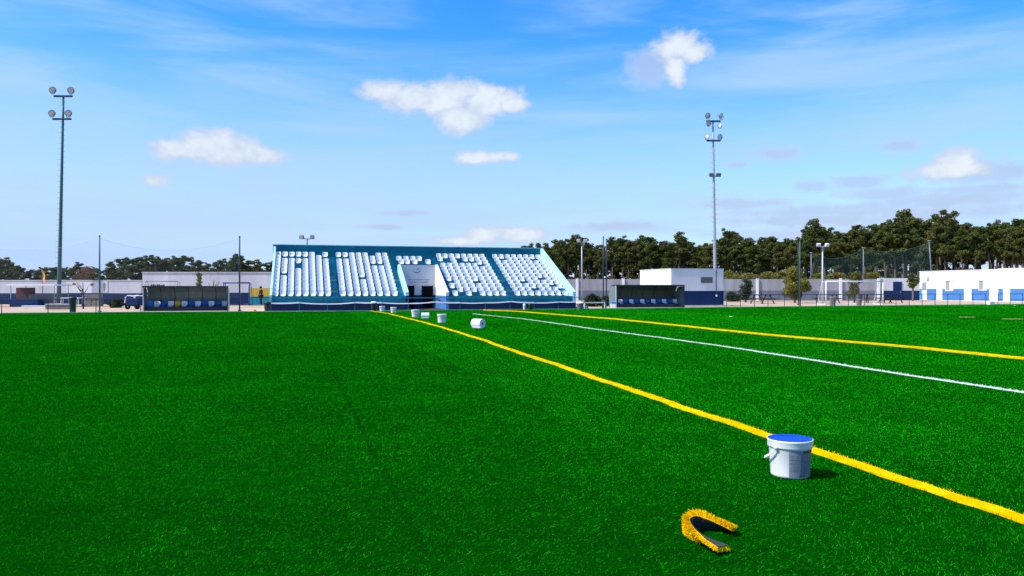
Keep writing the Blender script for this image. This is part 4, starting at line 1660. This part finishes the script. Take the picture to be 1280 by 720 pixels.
wt = white_table('white plastic table left of the tall green mast')
wt.location = (px(61.5, 66), 66, -0.05)
for (x, Zp, rz, lb) in ((84, 64, 0.3, 'white plastic table just right of the tall green mast'), (97, 63, -0.2, 'white plastic table behind the black green bin')):
    c = copy_tree(wt, None, lb)
    c.location = (px(x, Zp), Zp, -0.05)
    c.rotation_euler = (0, 0, rz)


# stacked crates before the wall
def crate(label):
    root = empty('crate', (0, 0, 0), label, 'crate', 'grey wooden crates before the left wall')
    for s in (-1, 1):
        m_ = MB()
        for k in range(3):
            m_.box(-0.38, 0.38, s * 0.3 - 0.012, s * 0.3 + 0.012, 0.02 + k * 0.16, 0.15 + k * 0.16)
        m_.build('long_side', M['grey_wood'], root)
        m_ = MB()
        for k in range(3):
            m_.box(s * 0.38 - 0.012, s * 0.38 + 0.012, -0.286, 0.286, 0.02 + k * 0.16, 0.15 + k * 0.16)
        m_.build('short_side', M['grey_wood'], root)
    m_ = MB()
    m_.box(-0.36, 0.36, -0.28, 0.28, 0.02, 0.04)
    for a in (-1, 1):
        for b in (-1, 1):
            m_.box(a * 0.35 - 0.03, a * 0.35 + 0.03, b * 0.27 - 0.03, b * 0.27 + 0.03, 0.0, 0.5)
    m_.build('frame', M['grey_wood'], root)
    return root


cr_ = crate('grey wooden crate at the bottom of the stack by the bare sapling')
cr_.location = (px(110, 66), 66, -0.05)
for (x, z, rz, lb) in ((110.4, 0.455, 0.1, 'grey wooden crate on top of the stack by the bare sapling'), (121, -0.05, -0.1, 'lower grey wooden crate behind the thin green pole'), (120.6, 0.455, 0.05, 'upper grey wooden crate behind the thin green pole')):
    c = copy_tree(cr_, None, lb)
    c.location = (px(x, 66), 66, z)
    c.rotation_euler = (0, 0, rz)

# small blue utility cart with white frame
Zq = 56.0
ca = empty('utility_cart', (px(171, Zq), Zq, -0.05), 'small navy utility cart with curved white frame beside the left dugout', 'cart')
m_ = MB()
m_.cbox((0.02, 0, 0.50), (0.85, 1.5, 0.5), ry=R(-4))
m_.build('body', M['navy'], ca, bevel=0.06)
m_ = MB()
for q in (-0.7, 0.7):
    m_.tube([(-0.5, q, 0.45), (-0.46, q, 0.85), (-0.33, q, 0.98), (0.05, q, 0.93), (0.5, q, 0.98)], 0.035, 6)
m_.tube([(-0.33, -0.7, 0.98), (-0.33, 0.7, 0.98)], 0.03, 6)
m_.tube([(0.1, -0.7, 0.93), (0.22, -0.7, 0.72)], 0.03, 6)
m_.build('frame', M['white_steel'], ca)
for a in (-0.32, 0.36):
    for b in (-0.68, 0.68):
        w_ = MB()
        w_.lathe([(0.05, -0.06), (0.17, -0.06), (0.19, -0.03), (0.19, 0.03), (0.17, 0.06), (0.05, 0.06)], 16, Matrix.Translation((a, b, 0.19)) @ Matrix.Rotation(R(90), 4, 'X'))
        w_.build('wheel', M['black'], ca)

# yellow black cable reel / cone like bits on the sand
X, Z = gp(313.5, 389.2)
m_ = MB()
m_.lathe([(0.16, 0.0), (0.17, 0.03), (0.12, 0.12), (0.05, 0.14), (0, 0.14)], 12, Matrix.Translation((X, Z + 0.6, -0.04)))
tag(m_.build('marker_cone', M['orange'], smooth=True), 'low orange marker cone on the sand left of the grandstand', 'cone')

# person standing left of the stand
def person(x, Z, label):
    root = empty('person', (px(x, Z), Z, -0.05), label, 'person')
    Hh = 1.62
    J = [(0, 0, 0.92), (0, 0.01, 1.12), (0, 0.02, 1.32), (0, 0.0, 1.40), (0, -0.02, 1.46), (0, -0.03, 1.55), (0, -0.03, 1.62),
         (0.16, 0.01, 1.30), (0.22, 0.0, 1.06), (0.20, -0.09, 0.84), (-0.16, 0.01, 1.30), (-0.22, 0.0, 1.06), (-0.20, -0.09, 0.84),
         (0.09, 0, 0.86), (0.10, -0.03, 0.48), (0.10, 0.02, 0.08), (0.11, -0.13, 0.04), (-0.09, 0, 0.86), (-0.10, 0.0, 0.48), (-0.10, 0.04, 0.08), (-0.11, -0.11, 0.04)]
    rad = [0.15, 0.14, 0.15, 0.06, 0.055, 0.085, 0.07, 0.065, 0.05, 0.04, 0.065, 0.05, 0.04, 0.095, 0.065, 0.05, 0.04, 0.095, 0.065, 0.05, 0.04]
    E = [(0, 1), (1, 2), (2, 3), (3, 4), (4, 5), (5, 6), (2, 7), (7, 8), (8, 9), (2, 10), (10, 11), (11, 12), (0, 13), (13, 14), (14, 15), (15, 16), (0, 17), (17, 18), (18, 19), (19, 20)]

    def skin(name, idx, grow, m_, par):
        remap = {v: i for i, v in enumerate(idx)}
        me_ = bpy.data.meshes.new(name)
        me_.from_pydata([J[i] for i in idx], [(remap[a], remap[b]) for a, b in E if a in remap and b in remap], [])
        me_.materials.append(m_)
        o = bpy.data.objects.new(name, me_)
        C.objects.link(o)
        o.parent = par
        md = o.modifiers.new('skin', 'SKIN')
        me_.skin_vertices[0].data[0].use_root = True
        for i, v in enumerate(idx):
            r = rad[v] + grow
            me_.skin_vertices[0].data[i].radius = (r, r * 0.8)
        md.use_smooth_shade = True
        sb = o.modifiers.new('sub', 'SUBSURF')
        sb.levels = sb.render_levels = 2
        return o
    body = skin('body', list(range(21)), 0.0, M['skin'], root)
    skin('coat', [0, 1, 2, 3, 7, 8, 9, 10, 11, 12], 0.035, M['coat'], root)
    skin('trousers', [0, 13, 14, 15, 17, 18, 19], 0.028, M['trousers'], root)
    h = MB()
    h.lathe([(0.0, 0.12), (0.06, 0.105), (0.10, 0.05), (0.105, -0.02), (0.10, -0.06)], 14, Matrix.Translation((0, 0.005, 1.56)))
    h.build('hair', M['black'], root, smooth=True)
    n = MB()
    n.cbox((0, -0.115, 1.545), (0.022, 0.03, 0.04))
    n.build('nose', M['skin'], root, bevel=0.006)
    return root


person(326, 67.0, 'person in dark maroon coat and navy trousers by the yellow panel').rotation_euler = (0, 0, R(-50))


# ------------------------------------------------------------------ trees and shrubs
def leaf_cloud(centres, radii, n_each, size, flat=0.6, seed=0, up=0.0):
    r = np.random.default_rng(seed)
    out = []
    for c, R0 in zip(centres, radii):
        n = int(n_each * (R0 ** 1.6) + 8)
        d = r.normal(0, 1, (n, 3))
        d /= np.linalg.norm(d, axis=1)[:, None]
        rr = R0 * r.uniform(0.35, 1.0, n) ** 0.6
        p = np.array(c) + d * rr[:, None] * np.array([1, 1, flat])
        nrm = d * 0.6 + r.normal(0, 0.6, (n, 3))
        nrm[:, 2] += up
        nrm /= np.linalg.norm(nrm, axis=1)[:, None]
        a = np.cross(nrm, r.normal(0, 1, (n, 3)))
        a /= np.linalg.norm(a, axis=1)[:, None] + 1e-9
        b = np.cross(nrm, a)
        s = size * r.uniform(0.6, 1.4, n)[:, None]
        q = np.empty((n, 4, 3))
        q[:, 0] = p - a * s
        q[:, 1] = p - b * s * 0.45
        q[:, 2] = p + a * s
        q[:, 3] = p + b * s * 0.45
        out.append(q.reshape(-1, 3))
    return np.concatenate(out)


def pine_meshes(seed, Hh, crown_lo, spread, flatness, dens):
    r = random.Random(seed)
    tm = MB()
    bend = [(r.uniform(-.25, .25) * k / 3, r.uniform(-.25, .25) * k / 3) for k in range(5)]
    pts = [(bend[k][0], bend[k][1], Hh * 0.93 * k / 4) for k in range(5)]
    tm.tube(pts, [0.17, 0.15, 0.12, 0.09, 0.04], 7)

    def at(z):
        s = min(max(z / (Hh * 0.93) * 4, 0), 3.999)
        k = int(s)
        f = s - k
        return Vector(pts[k]).lerp(Vector(pts[k + 1]), f)
    cs, rs = [], []
    nl = max(9, dens // 4)
    for i in range(nl):          # limbs, each carrying a few clumps of needles at its end
        f = (i + r.random()) / nl
        z = Hh * (crown_lo + (0.90 - crown_lo) * f)
        prof = (math.sin(math.pi * min(1, 0.20 + 0.72 * f)) ** 0.7) if flatness < 0.5 else (0.45 + 0.7 * f if f < 0.8 else 0.95 * (1 - (f - 0.8) * 2.0))
        rad = spread * max(0.15, prof) * r.uniform(0.45, 1.2)
        a = i * 2.4 + r.uniform(-.7, .7)
        end = at(z) + Vector((rad * math.cos(a), rad * math.sin(a), r.uniform(0.0, 0.6)))
        s_ = at(max(0.2, z - rad * r.uniform(0.2, 0.6)))
        tm.tube([s_, s_.lerp(end, 0.5) + Vector((0, 0, -0.12)), end], [0.06, 0.045, 0.02], 5)
        for q in range(r.randint(3, 5)):
            t_ = r.uniform(0.45, 1.08)
            c = s_.lerp(end, t_) + Vector((r.uniform(-.45, .45), r.uniform(-.45, .45), r.uniform(-.1, .45)))
            cs.append(tuple(c))
            rs.append(r.uniform(0.30, 0.62))
    for q in range(6):           # leader tufts
        z = Hh * r.uniform(0.86, 0.985)
        b = at(z)
        cs.append((b.x + r.uniform(-.5, .5), b.y + r.uniform(-.5, .5), z))
        rs.append(r.uniform(0.25, 0.5))
    for k in range(7):      # dead stubs on the bare trunk
        z = Hh * r.uniform(0.15, crown_lo)
        a = r.uniform(0, 6.283)
        s = at(z)
        tm.tube([s, s + Vector((math.cos(a) * .6, math.sin(a) * .6, r.uniform(.0, .3)))], [0.03, 0.012], 4)
    tr = tm.build('trunk', M['bark'])
    cr = np_mesh('crown', leaf_cloud(cs, rs, 270, 0.15, 0.8, seed, 0.25), 4, M['pine'])
    return tr.data, cr.data, tr, cr


PINES = []
for (sd, cl, sp, fl, dn) in ((1, 0.50, 1.9, 0, 46), (2, 0.56, 2.1, 0, 40), (3, 0.46, 1.8, 0, 50), (4, 0.60, 2.3, 1, 38), (5, 0.52, 2.2, 0, 48), (6, 0.64, 2.5, 1, 36), (7, 0.44, 2.0, 0, 52), (8, 0.54, 1.6, 0, 36), (9, 0.16, 2.1, 0, 62), (10, 0.22, 2.3, 0, 60)):
    a, b, o1, o2 = pine_meshes(sd, 12.0, cl, sp, fl, dn)
    PINES.append((a, b))
    bpy.data.objects.remove(o1)
    bpy.data.objects.remove(o2)


def pine(X, Z, hgt, var, label, group, wide=1.0):
    root = empty('pine_tree', (X, Z, -0.1), label, 'pine tree', group, random.uniform(0, 6.28))
    s = hgt / 12.0
    root.scale = (s * wide, s * wide, s)
    for nm, me_ in (('trunk', PINES[var][0]), ('crown', PINES[var][1])):
        o = bpy.data.objects.new(nm, me_)
        C.objects.link(o)
        o.parent = root
    return root


def interp(tab, x):
    for (a, b) in zip(tab[:-1], tab[1:]):
        if a[0] <= x <= b[0]:
            return a[1] + (b[1] - a[1]) * (x - a[0]) / (b[0] - a[0])
    return tab[0][1] if x < tab[0][0] else tab[-1][1]


TOPS = [(655, 303), (690, 298), (718, 293), (740, 299), (760, 297), (790, 292), (812, 289), (830, 298), (850, 291), (868, 299), (890, 297), (907, 286), (925, 287), (945, 294), (965, 287), (985, 291), (1002, 284), (1018, 274),
        (1035, 284), (1046, 281), (1058, 284), (1072, 277), (1086, 281), (1100, 267), (1118, 270), (1132, 262), (1148, 275), (1162, 275), (1176, 260), (1192, 268), (1206, 273), (1230, 274), (1256, 272), (1280, 267), (1330, 262)]
SECT = [(735, 'the low end of the grandstand'), (800, 'the paired dark poles'), (906, 'the blue and white block building'), (975, 'the wall right of the block building'), (1012, 'the round olive tree'),
        (1080, 'the left half of the green ball net'), (1150, 'the right half of the green ball net'), (1215, 'the near windows of the long white building'), (1400, 'the raised end of the long white building')]


def sector(x):
    return next(n for lim, n in SECT if x < lim)


feature = {1176: (5, 'tall open topped pine standing clear above the long white building'), 1018: (3, 'tall dark pine rising left of the white twin lamp post'), 1118: (5, 'broad open pine highest above the green ball net'),
           907: (7, 'thin pine top showing beside the pale grey mast'), 1132: (3, 'tall clumpy pine right above the navy door'), 718: (4, 'dense pine rising behind the grey twin lamp post'), 850: (1, 'rounded pine above the block building roof')}
rt = random.Random(21)
count = 0
for x, (var, lb) in feature.items():
    Zt_ = 152 - (x - 655) / 645 * 38
    pine(px(x, Zt_), Zt_, pz(interp(TOPS, x) - 1, Zt_) + 0.1, var, lb, 'pines of the wood beyond the wall', 1.15)
for row, (dz, sp, drop) in enumerate(((0, 17.0, 12), (7, 13.5, 4), (14, 13.5, 5), (22, 13.5, 8), (30, 14.5, 9))):
    x = 652 + row * 6
    while x < 1340:
        xx = x + rt.uniform(-4, 4)
        Zt_ = 150 - (xx - 655) / 645 * 38 + dz
        yt = interp(TOPS, xx) + abs(rt.gauss(0, 4.0)) + (drop if rt.random() < 0.8 else 0)
        word = ('front', 'second rank', 'middle', 'fourth rank', 'rear')[row]
        sec = sector(xx)
        pine(px(xx, Zt_), Zt_, pz(yt, Zt_) + 0.1, rt.randrange(8) if row < 3 or (xx > 1085 and rt.random() < 0.35) else rt.choice((8, 9)), f'{word} pine of the dense wood behind {sec}', f'{word} pines behind {sec}', rt.uniform(1.0, 1.4))
        x += sp * rt.uniform(0.75, 1.3)
LT = [(-60, 318), (0, 321), (15, 322), (28, 334), (45, 336), (62, 331), (80, 333), (98, 327), (112, 333), (128, 334), (140, 326), (154, 320), (170, 321), (184, 316), (200, 322), (216, 321), (232, 315), (246, 323), (258, 328),
      (270, 325), (285, 322), (299, 316), (312, 325), (330, 324), (345, 326)]
for row, (dz, sp) in enumerate(((0, 13.0), (8, 14.0), (16, 16.0))):
    x = -40 + row * 6
    while x < 345:
        xx = x + rt.uniform(-3, 3)
        Zt_ = 150 + dz
        yt = interp(LT, xx) + abs(rt.gauss(0, 2.0)) + (2 if row == 0 else 0)
        sec = 'the kiosk and left wall' if xx < 75 else 'the wall between mast and left dugout' if xx < 178 else 'the long low pale building'
        word = ('front', 'middle', 'rear')[row]
        pine(px(xx, Zt_), Zt_, max(3.5, pz(yt, Zt_) + 0.1), rt.choice((8, 9, 2, 8, 9)), f'{word} bushy pine in the low treeline behind {sec}', f'{word} pines behind {sec}', 1.5)
        x += sp * rt.uniform(0.75, 1.25)


def shrub(name, x, Z, y_top, y_lo, half_px, m_leaf, label, cat, seed, shape='round', trunk=True, leaf=0.10, dens=260, group=None, m_trunk=None, ground_y=None):
    X = px(x, Z)
    root = empty(name, (X, Z, -0.05), label, cat, group)
    r = random.Random(seed)
    zt, zl, hw = pz(y_top, Z), pz(y_lo, Z), half_px * Z / F
    cs, rs = [], []
    n = 26
    for i in range(n):
        f = (i + 0.5) / n
        z = zl + (zt - zl) * f
        if shape == 'round':
            w = hw * math.sqrt(max(0.05, 1 - (2 * f - 1) ** 2))
        elif shape == 'cone':
            w = hw * (1.05 - f) * (1.15 if i % 4 < 2 else 0.7)
        elif shape == 'layer':
            w = hw * (1.0, 0.55, 0.95, 0.6, 1.05, 0.5, 0.8)[int(f * 6.99)] * (1.1 - 0.35 * f)
        else:
            w = hw * (0.7 + 0.3 * r.random())
        rad = w * r.uniform(0.2, 0.85)
        a = r.uniform(0, 6.283)
        cs.append((rad * math.cos(a), rad * math.sin(a), z + r.uniform(-.05, .05)))
        rs.append(max(0.16, hw * r.uniform(0.25, 0.48)))
    tm = MB()
    zc_ = (zl + zt) / 2
    tm.tube([(0, 0, -0.02), (0.03, 0.02, zl), (0, 0, zc_), (0, 0, zt * 0.92)], [0.11, 0.09, 0.06, 0.02], 7)
    for c in cs[::2]:
        tm.tube([(0, 0, max(zl * 0.9, c[2] - 0.5)), (c[0] * 0.5, c[1] * 0.5, c[2] - 0.15), c], [0.03, 0.02, 0.01], 4)
    tm.build('trunk', m_trunk or M['pale_bark'], root)
    np_mesh('crown', leaf_cloud(cs, [q * 1.0 for q in rs], dens, leaf, 0.8, seed), 4, m_leaf, root)
    return root


shrub('round_tree', 993.5, 80, 337, 369, 19, M['olive_leaf'], 'round olive green tree before the grey wall, behind the dark green pole', 'tree', 31, leaf=0.11, dens=620)
shrub('shrub', 932, 84, 349.5, 372, 10, M['dark_leaf'], 'dark green upright shrub against the wall right of the block building', 'shrub', 32, dens=380)
shrub('conifer', 1068, 82, 341, 371, 11.5, M['pine'], 'layered dark conifer seen through the white goal', 'tree', 33, 'layer', dens=380)
shrub('small_tree', 1141, 92, 343, 358, 8.5, M['pine'], 'small brown green tree on a thin trunk beside the white building corner', 'tree', 34, dens=380)
shrub('cypress', 249.5, 66.5, 340.5, 362, 3.8, M['yellow_leaf'], 'slim yellow green cypress behind the left dugout', 'tree', 35, 'col', leaf=0.06, dens=900)
shrub('brown_tree', 108, 90, 334, 352, 13, M['brown_leaf'], 'leafless brown tree showing above the left wall', 'tree', 36, leaf=0.07, dens=240)
shrub('shrub', 741, 64, 370, 381, 13, M['dark_leaf'], 'dark low shrub behind the short white rail', 'shrub', 37, dens=420)
shrub('shrub', 757, 66, 371.5, 381, 11, M['dark_leaf'], 'dark low shrub beside the right dugout', 'shrub', 38, dens=420)
shrub('shrub', 146, 60, 373.5, 384, 10, M['dark_leaf'], 'dark low shrub before the navy wall band, right of the crates', 'shrub', 39, dens=420)
shrub('shrub', 915, 90, 367, 376, 12, M['dark_leaf'], 'low dark shrub at the right corner of the block building', 'shrub', 40, dens=300)
for i, (x, yt, hp, lb) in enumerate(((912, 341.5, 13, 'pale green bush over the wall at the block building'), (936, 343.5, 12, 'pale green bush over the wall above the dark upright shrub'), (960, 342, 13, 'pale green bush over the wall left of the round olive tree'),
                                     (978, 340, 11, 'pale yellow bush over the wall touching the round olive tree'), (1046, 342.5, 13, 'green bush over the wall behind the goal crossbar\'s left part'), (1090, 343, 13, 'green bush over the wall behind the goal crossbar\'s right part'),
                                     (1022, 343, 10, 'green bush over the wall behind the white twin lamp post'))):
    shrub('bush', x, 104, yt, 352, hp, M['yellow_leaf'] if i < 4 else M['olive_leaf'], lb, 'bush', 50 + i, dens=200, leaf=0.14)


def sapling(x, Z, y_top, label, seed):
    root = empty('sapling', (px(x, Z), Z, -0.05), label, 'sapling', 'bare saplings at the left')
    r = random.Random(seed)
    zt = pz(y_top, Z)
    m_ = MB()
    m_.tube([(0, 0, 0), (0.03, 0, zt * 0.4), (-0.02, 0, zt * 0.7)], [0.06, 0.05, 0.035], 7)
    m_.build('trunk', M['wood'], root)
    m_ = MB()
    for k in range(7):
        z = zt * r.uniform(0.45, 0.7)
        a = r.uniform(0, 6.28)
        e1 = Vector((math.cos(a) * 0.45, math.sin(a) * 0.45, zt * r.uniform(0.8, 1.0)))
        m_.tube([(0, 0, z), (e1.x * 0.6, e1.y * 0.6, (z + e1.z) / 2), e1], [0.03, 0.02, 0.008], 5)
    m_.build('branches', M['wood'], root)
    return root


sapling(104, 56, 350, 'bare sapling with dark trunk right of the black green bin', 3)
sapling(267, 66, 347, 'bare sapling behind the right end of the left dugout', 4)


# ------------------------------------------------------------------ buckets and tape rolls
def bucket_mesh_parts(root, full, lid_mat):
    b = MB()
    b.lathe([(0.0, 0.004), (0.135, 0.0), (0.148, 0.006), (0.150, 0.02), (0.164, 0.235), (0.166, 0.238), (0.166, 0.246), (0.164, 0.25), (0.166, 0.262)], 48)
    b.build('body', M['bucket'], root, smooth=True)
    l = MB()
    l.lathe([(0.166, 0.236), (0.174, 0.238), (0.176, 0.244), (0.177, 0.283), (0.180, 0.288), (0.180, 0.296), (0.178, 0.299), (0.174, 0.2995), (0.172, 0.297)], 48)
    rim = l.build('rim', M['bucket'], root, smooth=True)
    t_ = MB()
    t_.lathe([(0.0, 0.293), (0.08, 0.294), (0.095, 0.294), (0.098, 0.2965), (0.103, 0.2965), (0.106, 0.294), (0.148, 0.293), (0.153, 0.298), (0.165, 0.300), (0.1735, 0.3005)], 48)
    t_.build('lid', lid_mat, root, smooth=True)
    return root


X, Z = gp(987.5, 594.6)
bk = empty('bucket', (X, Z, 0.004), 'white plastic bucket with bright blue lid beside the nearest yellow line', 'bucket')
bk.scale = (0.925, 0.925, 0.925)
bucket_mesh_parts(bk, True, M['lid'])
# bail handle hanging on the left: pivots at the front left and the back right
h = MB()
pa = R(-146)
pb_ = pa + math.pi
hp = []
for k in range(25):
    s = k / 24
    ang = pa - s * math.pi
    rr = 0.184 + 0.012 * math.sin(math.pi * s)
    hp.append(Vector((rr * math.cos(ang), rr * math.sin(ang), 0.243 - 0.125 * math.sin(math.pi * s) ** 0.6)))
for k in range(24):
    p, q = hp[k], hp[k + 1]
    op = Vector((p.x, p.y, 0)).normalized() * 0.006
    oq = Vector((q.x, q.y, 0)).normalized() * 0.006
    up = Vector((0, 0, 0.009))
    h.face([p - up, q - up, q + up, p + up])
    h.face([p - up + op, p + up + op, q + up + oq, q - up + oq])
    h.face([p + up, q + up, q + up + oq, p + up + op])
    h.face([p - up, p - up + op, q - up + oq, q - up])
h.build('handle', M['bucket'], bk)
for a in (pa, pb_):
    e_ = MB()
    c = (0.176 * math.cos(a), 0.176 * math.sin(a), 0.243)
    e_.lathe([(0.0, 0.016), (0.014, 0.014), (0.018, 0.0), (0.018, -0.01)], 14, Matrix.Translation(c) @ Matrix.Rotation(a, 4, 'Z') @ Matrix.Rotation(R(90), 4, 'Y'))
    e_.build('handle_boss', M['bucket'], bk, smooth=True)


def on_wall(a, z, off):
    r = 0.150 + (0.164 - 0.150) * (z - 0.02) / 0.215 + off
    return (r * math.cos(a), r * math.sin(a), z)


def patch(mb, a0, a1, z0, z1, off, n=16):
    for k in range(n):
        p, q = a0 + (a1 - a0) * k / n, a0 + (a1 - a0) * (k + 1) / n
        mb.face([on_wall(p, z0, off), on_wall(q, z0, off), on_wall(q, z1, off), on_wall(p, z1, off)])


lab = MB()
A0, A1 = R(-112), R(-12)
patch(lab, A0, A1, 0.012, 0.228, 0.0012, 24)
lb0 = lab.build('label', M['label'], bk, smooth=True)
ink = MB()
patch(ink, R(-72), R(-14), 0.206, 0.224, 0.0022, 12)
ink.build('heading_band', M['ink'], lb0)
tx = MB()
r = random.Random(5)
for (za, a_s, a_e, hh) in [(0.182, -109, -84, .005), (0.168, -109, -88, .004), (0.150, -109, -82, .006)] + [(0.196 - k * 0.0095, -78, -16, 0.0042) for k in range(17)] + [(0.128 - k * 0.011, -109, -84, 0.003) for k in range(7)]:
    a = a_s
    while a < a_e:
        w = r.uniform(1.2, 4.5)
        if a + w < a_e and r.random() < 0.9:
            patch(tx, R(a), R(a + w), za, za + hh, 0.0022, 2)
        a += w + r.uniform(0.5, 1.4)
tx.build('small_print', M['pale_ink'], lb0)
ic = MB()
patch(ic, R(-80), R(-74), 0.020, 0.034, 0.0022, 3)
patch(ic, R(-70), R(-65), 0.020, 0.034, 0.0022, 3)
ic.build('print_mark', M['ink'], lb0)

# distant open buckets beside the line
proto = empty('bucket', (0, 0, 0.004), 'x', 'bucket', 'white buckets along the nearest yellow line')
bucket_mesh_parts(proto, True, M['bucket'])
hb = MB()
hb.tube([(0.184 * math.cos(R(-122) - k / 12 * math.pi), 0.184 * math.sin(R(-122) - k / 12 * math.pi), 0.245 - 0.1 * math.sin(math.pi * k / 12)) for k in range(13)], 0.006, 5)
hb.build('handle', M['bucket'], proto)
fb = [(477.3, 389.4, 1.0, 'farthest white bucket, nearest to the grandstand railing'), (491.5, 391.2, 1.0, 'white bucket second from the grandstand railing beside the yellow line'),
      (518.7, 396.7, 1.12, 'white bucket standing before the grandstand entrance left of the lying roll'), (552, 403.8, 1.1, 'nearest of the all white buckets, right of the lying roll by the line')]
for i, (x, y, s, lb) in enumerate(fb):
    c = proto if i == 0 else copy_tree(proto, None)
    c['label'] = lb
    X, Z = gp(x, y)
    c.location = (X, Z + 0.15, 0.004)
    c.scale = (s, s, s * 1.08)
    c.rotation_euler = (0, 0, i * 1.3)


def tape_roll(x, y, rz, rad, length, label):
    X, Z = gp(x, y)
    root = empty('tape_roll', (X, Z + rad * 0.6, 0.006), label, 'roll', 'white rolls of seam tape', rz)
    T = Matrix.Translation((0, 0, rad)) @ Matrix.Rotation(R(90), 4, 'Y')
    m_ = MB()
    m_.lathe([(rad * 0.26, -length / 2 + 0.02), (rad * 0.28, -length / 2), (rad * 0.96, -length / 2), (rad, -length / 2 + 0.015), (rad, length / 2 - 0.015), (rad * 0.96, length / 2), (rad * 0.28, length / 2), (rad * 0.26, length / 2 - 0.02)], 32, T)
    m_.build('tape', M['roll'], root, smooth=False)
    m_ = MB()
    m_.lathe([(0, -length / 2 + 0.03), (rad * 0.26, -length / 2 + 0.03), (rad * 0.26, length / 2 - 0.03), (0, length / 2 - 0.03)], 20, T)
    m_.build('core', M['black'], root)
    m_ = MB()
    m_.face([(-length / 2 + 0.01, -rad * 0.15, -rad + rad + 0.004), (length / 2 - 0.01, -rad * 0.15, 0.004), (length / 2 - 0.01, -rad * 1.2, 0.010), (-length / 2 + 0.01, -rad * 1.15, 0.014)])
    m_.build('loose_end', M['roll'], root)
    return root


tape_roll(597.5, 410.5, R(-38), 0.165, 0.42, 'white roll lying on the turf with its dark core facing the camera')
tape_roll(531.3, 398.6, R(8), 0.14, 0.36, 'white roll lying between two white buckets by the line')


# ------------------------------------------------------------------ folded offcut of yellow turf in the foreground
def offcut():
    ctrl = [(1.275, 4.50), (1.215, 4.525), (1.15, 4.545), (1.085, 4.55), (1.04, 4.52), (1.02, 4.46), (1.03, 4.39), (1.058, 4.31), (1.105, 4.225), (1.150, 4.16)]
    lean = [-74, -58, -42, -28, -14, 2, 24, 48, 72, 86]
    C_ = [Vector((x, y, 0)) for x, y in ctrl]
    pts, ph = [], []
    for i in range(len(C_) - 1):
        p0, p1, p2, p3 = C_[max(i - 1, 0)], C_[i], C_[i + 1], C_[min(i + 2, len(C_) - 1)]
        for k in range(8):
            s = k / 8
            pts.append(0.5 * ((2 * p1) + (p2 - p0) * s + (2 * p0 - 5 * p1 + 4 * p2 - p3) * s * s + (3 * p1 - p0 - 3 * p2 + p3) * s ** 3))
            ph.append(R(lean[i] + (lean[i + 1] - lean[i]) * s))
    pts.append(C_[-1])
    ph.append(R(lean[-1]))
    wd = 0.088
    cen = Vector((1.16, 4.40, 0))
    A_, B_, N_, W_ = [], [], [], []
    for i, p in enumerate(pts):
        d = (pts[min(i + 1, len(pts) - 1)] - pts[max(i - 1, 0)]).normalized()
        out = Vector((d.y, -d.x, 0))
        out = -out                        # path runs anticlockwise seen from above: outside is to its right
        if out.dot(p - cen) < 0:
            out = -out
        f = ph[i]
        w = Vector((0, 0, 1)) * math.cos(f) + out * math.sin(f)
        n = out * math.cos(f) - Vector((0, 0, 1)) * math.sin(f)
        base = p + Vector((0, 0, 0.008 + 0.03 * max(0.0, math.sin(max(0.0, f)))))
        A_.append(base)
        B_.append(base + w * wd)
        N_.append(n)
        W_.append(w)
    root = empty('turf_offcut', (1.1, 4.4, 0), 'folded offcut of yellow turf strip lying on its own in the foreground', 'offcut')
    o = Vector((1.1, 4.4, 0))
    bk_ = MB()
    th = 0.004
    m = 10
    for i in range(len(pts) - 1):
        for j in range(m):
            ridge = [0.0012 * (1 if (q % 2) else -1) for q in range(m + 1)]
            def P(ii, jj):
                return A_[ii].lerp(B_[ii], jj / m) - N_[ii] * (th + ridge[jj]) - o
            bk_.face([P(i, j), P(i + 1, j), P(i + 1, j + 1), P(i, j + 1)])
    for i in range(len(pts) - 1):
        bk_.face([A_[i] - o, A_[i + 1] - o, B_[i + 1] - o, B_[i] - o])
    bk_.build('backing', M['backing'], root, fix=False)
    r = np.random.default_rng(4)
    q = []
    for i in range(len(pts) - 1):          # solid foot of the pile, added to brighten the self-shadowed bristles
        h0 = 0.026
        a0, a1, b0, b1 = (A_[i] - o, A_[i + 1] - o, B_[i] - o, B_[i + 1] - o)
        n0, n1 = N_[i] * h0, N_[i + 1] * h0
        q += [a0 + n0, a1 + n1, b1 + n1, b0 + n0]
        q += [a0, a1, a1 + n1, a0 + n0]
        q += [b0, b1, b1 + n1, b0 + n0]
    q += [A_[0] - o, A_[0] + N_[0] * h0 - o, B_[0] + N_[0] * h0 - o, B_[0] - o]
    q += [A_[-1] - o, A_[-1] + N_[-1] * h0 - o, B_[-1] + N_[-1] * h0 - o, B_[-1] - o]
    n_b = 9000
    ii = r.uniform(0, len(pts) - 1.001, n_b)
    ss = r.uniform(0, 1, n_b)
    for a, s in zip(ii, ss):
        i = int(a)
        f = a - i
        p = A_[i].lerp(A_[i + 1], f).lerp(B_[i].lerp(B_[i + 1], f), s) - o
        n = N_[i].lerp(N_[i + 1], f)
        w = W_[i]
        d = (pts[i + 1] - pts[i]).normalized()
        splay = (s - 0.5) * 1.1 + (1.0 * max(0, s - 0.6) / 0.4 if i > 44 else 0)
        tip = p + (n + w * (splay + r.normal(0, 0.25)) + d * r.normal(0, 0.4)).normalized() * r.uniform(0.024, 0.040) * (0.85 if i > 58 else 1.35 if 18 < i < 56 else 1.1)
        side = (d * r.normal(0, 1) + w * r.normal(0, 1)).normalized() * 0.0022
        if tip.z < 0.004:
            tip.z = 0.004 + r.uniform(0, 0.006)
        q += [p - side, p + side, tip + side * 0.5, tip - side * 0.5]
    np_mesh('pile', np.array([tuple(v) for v in q]), 4, M['pile_yellow'], root)


offcut()
